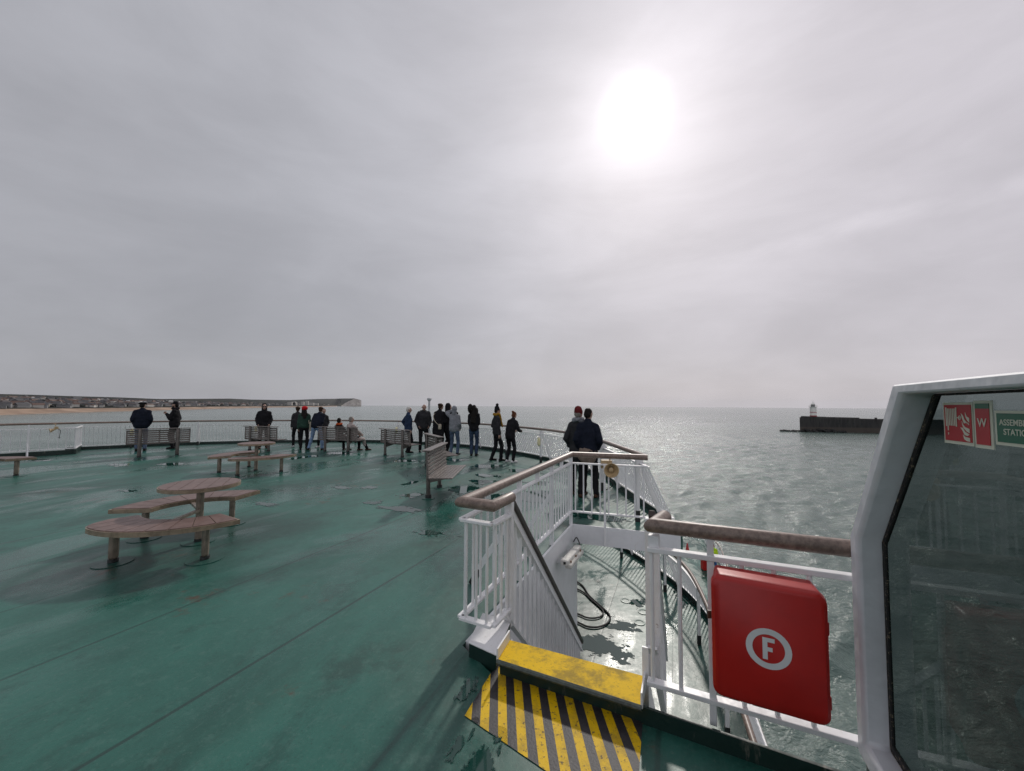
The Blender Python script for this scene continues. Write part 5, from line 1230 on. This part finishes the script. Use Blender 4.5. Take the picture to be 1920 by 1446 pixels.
    # hair, hats, hoods, scarves
    def piece(name, fn, mat, vx=.015, amp=.006, fr=22): q = MB(); fn(q); mm = remeshed(q, vx, 2, amp, fr, seed); mm.materials.append(mat); return link(name, mm, th)
    if hair and not hood:
        def hf(q):
            if hairkind == 'bald': q.ecap(Hh(-.07, -.035, .07), Hh(.07, -.035, .07), .028 * k); q.ecap(Hh(0, -.075, .05), Hh(0, -.08, .10), (.06 * k, .02 * k), side=HM @ Vector((1, 0, 0))); return
            q.ball(Hh(0, -.006, .128), (.081 * k, .092 * k, .096 * k), HM); q.ball(Hh(0, -.035, .085), (.078 * k, .070 * k, .085 * k), HM)
            if hairkind == 'bushy':
                for j in range(9): a_ = j * .7; q.ball(Hh(.055 * math.cos(a_), -.03 + .055 * math.sin(a_), .15), .05 * k, n=8)
            if hairkind in ('long', 'verylong'):
                q.ecap(Hh(0, -.06, .10), tr(V(0, -.12, 1.30 if hairkind == 'long' else 1.16)), (.095 * k, .06 * k), (.10 * k, .04 * k), side=HM @ Vector((1, 0, 0))); 
                for s_ in (-1, 1): q.ecap(Hh(s_ * .06, -.03, .10), tr(V(s_ * .09, -.06, 1.40)), .042 * k, .04 * k)
            if hairkind == 'bun': q.ball(Hh(0, -.08, .20), .05 * k)
        piece('hair', hf, hair)
    if hat:
        kind, hm_ = hat
        def ht(q):
            if kind == 'beanie': q.ecap(Hh(0, -.010, .125), Hh(0, -.025, .175), (.090 * k, .098 * k), (.078 * k, .084 * k), side=HM @ Vector((1, 0, 0)))
            if kind == 'pompom': q.ecap(Hh(0, -.010, .125), Hh(0, -.025, .18), (.090 * k, .098 * k), (.078 * k, .084 * k), side=HM @ Vector((1, 0, 0))); q.ball(Hh(0, -.03, .285), .052 * k)
            if kind == 'cap': q.ecap(Hh(0, -.004, .15), Hh(0, -.008, .175), (.086 * k, .098 * k), (.074 * k, .084 * k), side=HM @ Vector((1, 0, 0))); q.ecap(Hh(0, .06, .150), Hh(0, .135, .138), (.075 * k, .014 * k), (.058 * k, .012 * k), side=HM @ Vector((1, 0, 0)))
            if kind == 'flat': q.ball(Hh(0, .0, .175), (.125 * k, .13 * k, .045 * k), HM); q.ball(Hh(0, .0, .15), (.088 * k, .098 * k, .06 * k), HM); q.ecap(Hh(0, .08, .155), Hh(0, .13, .145), (.075 * k, .014 * k), (.055 * k, .012 * k), side=HM @ Vector((1, 0, 0)))
            if kind == 'beret': q.ball(Hh(.02, -.03, .15), (.125 * k, .125 * k, .095 * k), HM)
        piece('hat', ht, hm_, .011, .003)
    if hood:
        def hf2(q): q.ball(Hh(0, -.035, .115), (.104 * k, .112 * k, .135 * k), HM); q.ecap(Hh(0, -.03, .05), neck, .098 * k, (.10 * k, .085 * k)); q.ball(Hh(0, -.06, .18), (.07 * k, .07 * k, .06 * k), HM)
        piece('hood', hf2, hood, .013, .006, 12)
    if scarf:
        def sf(q):
            c_ = neck + V(0, .01, .055)
            for j in range(10): a_ = 2 * math.pi * j / 10; b_ = 2 * math.pi * (j + 1) / 10; q.ecap(c_ + Vector((math.cos(a_) * .088, math.sin(a_) * .085, .012 * math.sin(a_ * 3))) * k, c_ + Vector((math.cos(b_) * .088, math.sin(b_) * .085, .012 * math.sin(b_ * 3))) * k, .046 * k)
            if scarf[1]: q.ecap(c_ + V(.04, .09, 0), tr(V(.06, .17, 1.12)), (.055 * k, .04 * k), (.065 * k, .03 * k)); q.ecap(c_ + V(-.03, .09, 0), tr(V(.0, .17, 1.2)), (.05 * k, .04 * k), (.05 * k, .03 * k))
        piece('scarf', sf, scarf[0], .012, .012, 16)
    if extra: extra(th, tr, Hh, V, k, piece, dict(sh=sh, elb=elb, wri=wri, neck=neck, chest=chest, pel=pel, HM=HM, knee=knee))
    return th

def far_(px, py): q = G(px, py); return q
def specs(th, tr, Hh, V, k, piece, J): 
    q = MB()
    for s_ in (-1, 1): q.ball(Hh(s_ * .034, .104, .112), (.032 * k, .010 * k, .024 * k), J['HM'], 10)
    q.ecap(Hh(-.07, .09, .115), Hh(.07, .09, .115), .006, n=6); q.build('sunglasses', EYEM, th, True, local=True)
def beard_cap(th, tr, Hh, V, k, piece, J):
    piece('beard', lambda q: (q.ecap(Hh(-.05, .05, .03), Hh(.05, .05, .03), .03 * k), q.ball(Hh(0, .075, .015), .035 * k)), HAIRK)
def bag_of(name, label, cat, pts, c, sz, mat, th, rot=0.0):
    """a bag on a strap: stands as a thing of its own"""
    M = wm(th); b_ = thing(name, label, cat, tuple(M @ Vector(c)), th.rotation_euler.z)
    q = MB(); q.box((0, 0, 0), sz, Matrix.Rotation(rot, 3, 'Y')); bm_ = q.build('bag_body', mat, b_, True, bevel=.03, local=True)
    q = MB(); q.tube(catmull([M @ Vector(p_) for p_ in pts], 6), .014, 6); q.build('strap', mat, b_, True)
    return b_

person(far_(263, 845), -38, 'person in navy jacket, dark cap and blue jeans seen from behind at far left', 1.80, (NAVY, 'jacket'), (JEANM, 'jeans'), SHOEK, HAIRK, 'short', ('pocket', 'pocket'), hat=('flat', BLACKC), puff=.045, bulk=1.18, hem=.90, turn=25)
person(far_(325, 841), -115, 'person in black jacket and black cap turned to the left with one hand raised', 1.82, (BLACKC, 'jacket'), (BLACKC, 'trousers'), SHOEK, HAIRK, 'short', ((.09, .23, 1.31), 'pocket'), hat=('cap', BLACKC), puff=.040, bulk=1.08, hem=.86, hands=1.6, scarf=(BLACKC, False), extra=beard_cap)
person(far_(493, 841), 150, 'person in black hooded jacket and dark glasses facing the camera behind a bench', 1.76, (BLACKC, 'jacket'), (BLACKC, 'trousers'), SHOEB, None, 'short', ('pocket', 'pocket'), hood=BLACKC, puff=.045, bulk=1.1, hem=.84, extra=specs)
P4 = person(far_(569, 843), -22, 'person in red beret and green jacket with long black hair seen from behind', 1.66, (GREENJ, 'jacket'), (BLACKC, 'trousers'), SHOEK, HAIRK, 'long', ('down', 'down'), hat=('beret', REDK), puff=.030, hem=.92, bulk=1.02, turn=35)
person(far_(556, 838), -40, 'person in dark blue jacket mostly hidden left of the red beret', 1.66, (CHAR, 'jacket'), (BLACKC, 'trousers'), SHOEW, HAIRB, 'bushy', ('down', 'down'), puff=.035, hem=.86, feet=((-.13, 0, -8), (.13, 0, 8)))
bag_of('tote_bag', 'cream canvas tote bag hanging from the shoulder of the person in the red beret', 'bag', [(.17, -.10, 1.00), (.15, -.03, 1.36), (.16, .04, 1.36), (.20, .06, 1.0)], (.24, -.02, .90), (.10, .30, .36), CANVAS, P4)
person(far_(592, 844), 2, 'person in navy jacket and pale blue jeans bending a little forward with legs apart', 1.72, (NAVY, 'jacket'), (JEANL, 'jeans'), SHOEK, HAIRB, 'bushy', ('belly', 'belly'), lean=10, stoop=16, nod=22, puff=.045, hem=.93, feet=((-.26, -.05, -12), (.24, .02, 10)), bulk=1.08)
person(far_(602, 838.5), 150, 'person in dark trousers and white trainers nearly hidden behind the pale blue jeans', 1.58, (CHAR, 'jacket'), (BLACKC, 'trousers'), SHOEW, HAIRB, 'short', ('pocket', 'pocket'), feet=((-.05, 0, 20), (.12, 0, 40)), side=-.08, nod=10)
(bc, bf) = BENCH[2]; bd_ = Vector((bf.y, -bf.x, 0)); hb = math.degrees(math.atan2(bf.x, bf.y))
person(bc + bf * .30 - bd_ * .08, hb, 'seated person with short black hair and orange collar on the third slatted bench', 1.62, (BLACKC, 'jacket'), (BLACKC, 'trousers'), SHOEK, HAIRK, 'short', ('lap', 'lap'), seated=True, scarf=(ORANGE, False), lean=-6)
def drape(th, tr, Hh, V, k, piece, J): piece('coat_skirt', lambda q: (q.ecap(V(.0, .05, .50), V(.17, .42, .46), (.16 * k, .08 * k), (.12 * k, .07 * k)), q.ecap(V(.17, .40, .46), V(.22, .44, .20), (.11 * k, .05 * k), (.07 * k, .02 * k))), BEIGEC, .016, .012, 9)
person(bc + bf * .30 + bd_ * .42, hb + 22, 'seated person with grey hair in a pale coat on the third slatted bench', 1.68, (BEIGEC, 'coat'), (BLACKC, 'trousers'), SHOEB, HAIRG, 'short', ('lap', 'lap'), seated=True, turn=20, puff=.035, feet=((-.08, .40, 0), (.14, .62, 10)), extra=drape, lean=-4)
person(far_(765, 849), 62, 'person with white hair in a blue jacket and dark trousers turned to the right', 1.68, (BLUEJ, 'jacket'), (BLACKC, 'trousers'), SHOEK, HAIRW, 'short', ('hip', 'down'), puff=.030, bulk=1.05, hem=.86, turn=12)
def quilt(th, tr, Hh, V, k, piece, J): piece('hood', lambda q: q.ecap(tr(V(-.08, -.11, 1.45)), tr(V(.08, -.11, 1.45)), .07 * k), BLACKC)
person(far_(793, 847), 158, 'person with bald head looking down in a black quilted jacket facing the camera', 1.80, (CHAR, 'quilted_jacket'), (BLACKC, 'trousers'), SHOEK, HAIRG, 'bald', ('pocket', 'pocket'), nod=24, stoop=6, puff=.055, bulk=1.12, hem=.88, extra=quilt)
P10 = person(far_(821, 850), 35, 'person in long black coat with dark hair and a pale bag strap across the back', 1.82, (BLACKC, 'coat'), (BLACKC, 'trousers'), SHOEK, HAIRB, 'bushy', ('belly', 'chest'), puff=.045, bulk=1.12, hem=.62, stoop=8, nod=14)
bag_of('shoulder_bag', 'small pale striped bag on a strap across the back of the long black coat', 'bag', [(-.15, .02, 1.50), (-.12, -.14, 1.36), (.02, -.21, 1.20), (.16, -.20, 1.08), (.22, -.12, 1.02)], (.22, -.14, .98), (.12, .08, .20), CANVAS, P10)
person(far_(836, 849), 62, 'person in black with a black hood up, hands raised to the mouth', 1.80, (BLACKC, 'jacket'), (BLACKC, 'trousers'), SHOEK, None, 'short', ('face', 'face'), hood=BLACKC, puff=.025, nod=12, stoop=6, hands=1.6)
person(far_(851, 853), 15, 'person in grey hoodie with the hood up and pale jeans seen from behind', 1.70, (GREYH, 'hoodie'), (JEANM, 'jeans'), SHOEK, None, 'short', ('head', 'pocket'), hood=GREYH, puff=.035, hem=.90, bulk=1.06, feet=((-.13, 0, -8), (.13, 0.02, 10)), nod=8)
def bighood(th, tr, Hh, V, k, piece, J): piece('fur_hood', lambda q: (q.ball(Hh(-.12, -.07, .08), (.10 * k, .10 * k, .17 * k)), q.ecap(Hh(.08, .02, .06), tr(V(.13, .04, 1.20)), .06 * k, .05 * k)), HAIRK, .014, .012, 14)
person(far_(888, 855), 5, 'person with very long black hair in black top and wide blue jeans seen from behind', 1.76, (BLACKC, 'jacket'), (JEAND, 'jeans'), SHOEK, HAIRK, 'verylong', ('belly', 'belly'), puff=.020, hem=.90, feet=((-.08, 0, -5), (.09, 0, 8)), extra=bighood, nod=8)
person(far_(931, 864), 72, 'person in bobble hat and mustard scarf with dark jacket and black boots', 1.70, (CHAR, 'jacket'), (BLACKC, 'trousers'), SHOEK, HAIRK, 'short', ('pocket', 'down'), hat=('pompom', BLACKC), scarf=(MUST, True), puff=.025, hem=.88, nod=8, feet=((-.10, -.14, -5), (.10, .12, 8)))
person(far_(956, 867), 42, 'person with auburn hair in black hoodie and leggings leaning on the railing in white shoes', 1.58, (BLACKC, 'hoodie'), (BLACKC, 'leggings'), SHOEW, HAIRA, 'bun', ('rail', 'rail'), puff=.030, lean=6, stoop=12, nod=10, hem=.84, feet=((-.13, 0, -12), (.13, .02, 14)), bulk=1.05)
person(far_(1084, 928), 22, 'person in dark red knitted hat and charcoal jacket, left of a pair at the railing', 1.71, (CHAR, 'jacket'), (BLACKC, 'trousers'), SHOEB, HAIRG, 'short', ('pocket', 'belly'), hat=('beanie', DREDK), scarf=(GREYH, False), puff=.026, hem=.74, bulk=.95, voxel=.013, turn=18, nod=6, stoop=4)
P17 = person(far_(1103, 933), 14, 'person in navy jacket with short dark hair, right of a pair at the railing', 1.70, (NAVY, 'jacket'), (BLACKC, 'trousers'), SHOEB, HAIRK, 'short', ('pocket', 'pocket'), puff=.028, hem=.86, bulk=.98, voxel=.013, turn=32, nod=5, stoop=5, feet=((-.15, -.02, -10), (.15, .02, 12)), extra=lambda th, tr, Hh, V, k, piece, J: piece('under_jacket', lambda q: q.ecap(V(0, -.015, .92), V(-.02, -.01, .80), (.178 * k, .138 * k), (.19 * k, .145 * k)), BROWNC, .013, .008, 9))
c = G(1338, 1075, MZ); person(c, 200, 'person in yellow high visibility jacket and blue trousers on the mooring deck', 1.75, (HIVIS, 'jacket'), (BLUEW, 'trousers'), SHOEK, HAIRK, 'short', ('down', 'down'), puff=.05, bulk=1.1, z=MZ)

bpy.data.batch_remove(SPENT); bpy.data.scenes.remove(BENCHSC)

# ---------------------------------------------------------------- sea haze
m = bpy.data.materials.new('sea_haze'); m.use_nodes = True; t = NT(m.node_tree)
pv = t.n('ShaderNodeVolumePrincipled', ins={'Color': (0.80, 0.83, 0.88, 1), 'Density': 0.000016, 'Anisotropy': 0.2})
t.n('ShaderNodeOutputMaterial', ins={'Volume': pv.outputs[0]})
mb = MB(); mb.box((0, 0, 130.5), (39000, 39000, 300)); hz = mb.build('haze', m); tag(hz, kind='stuff')
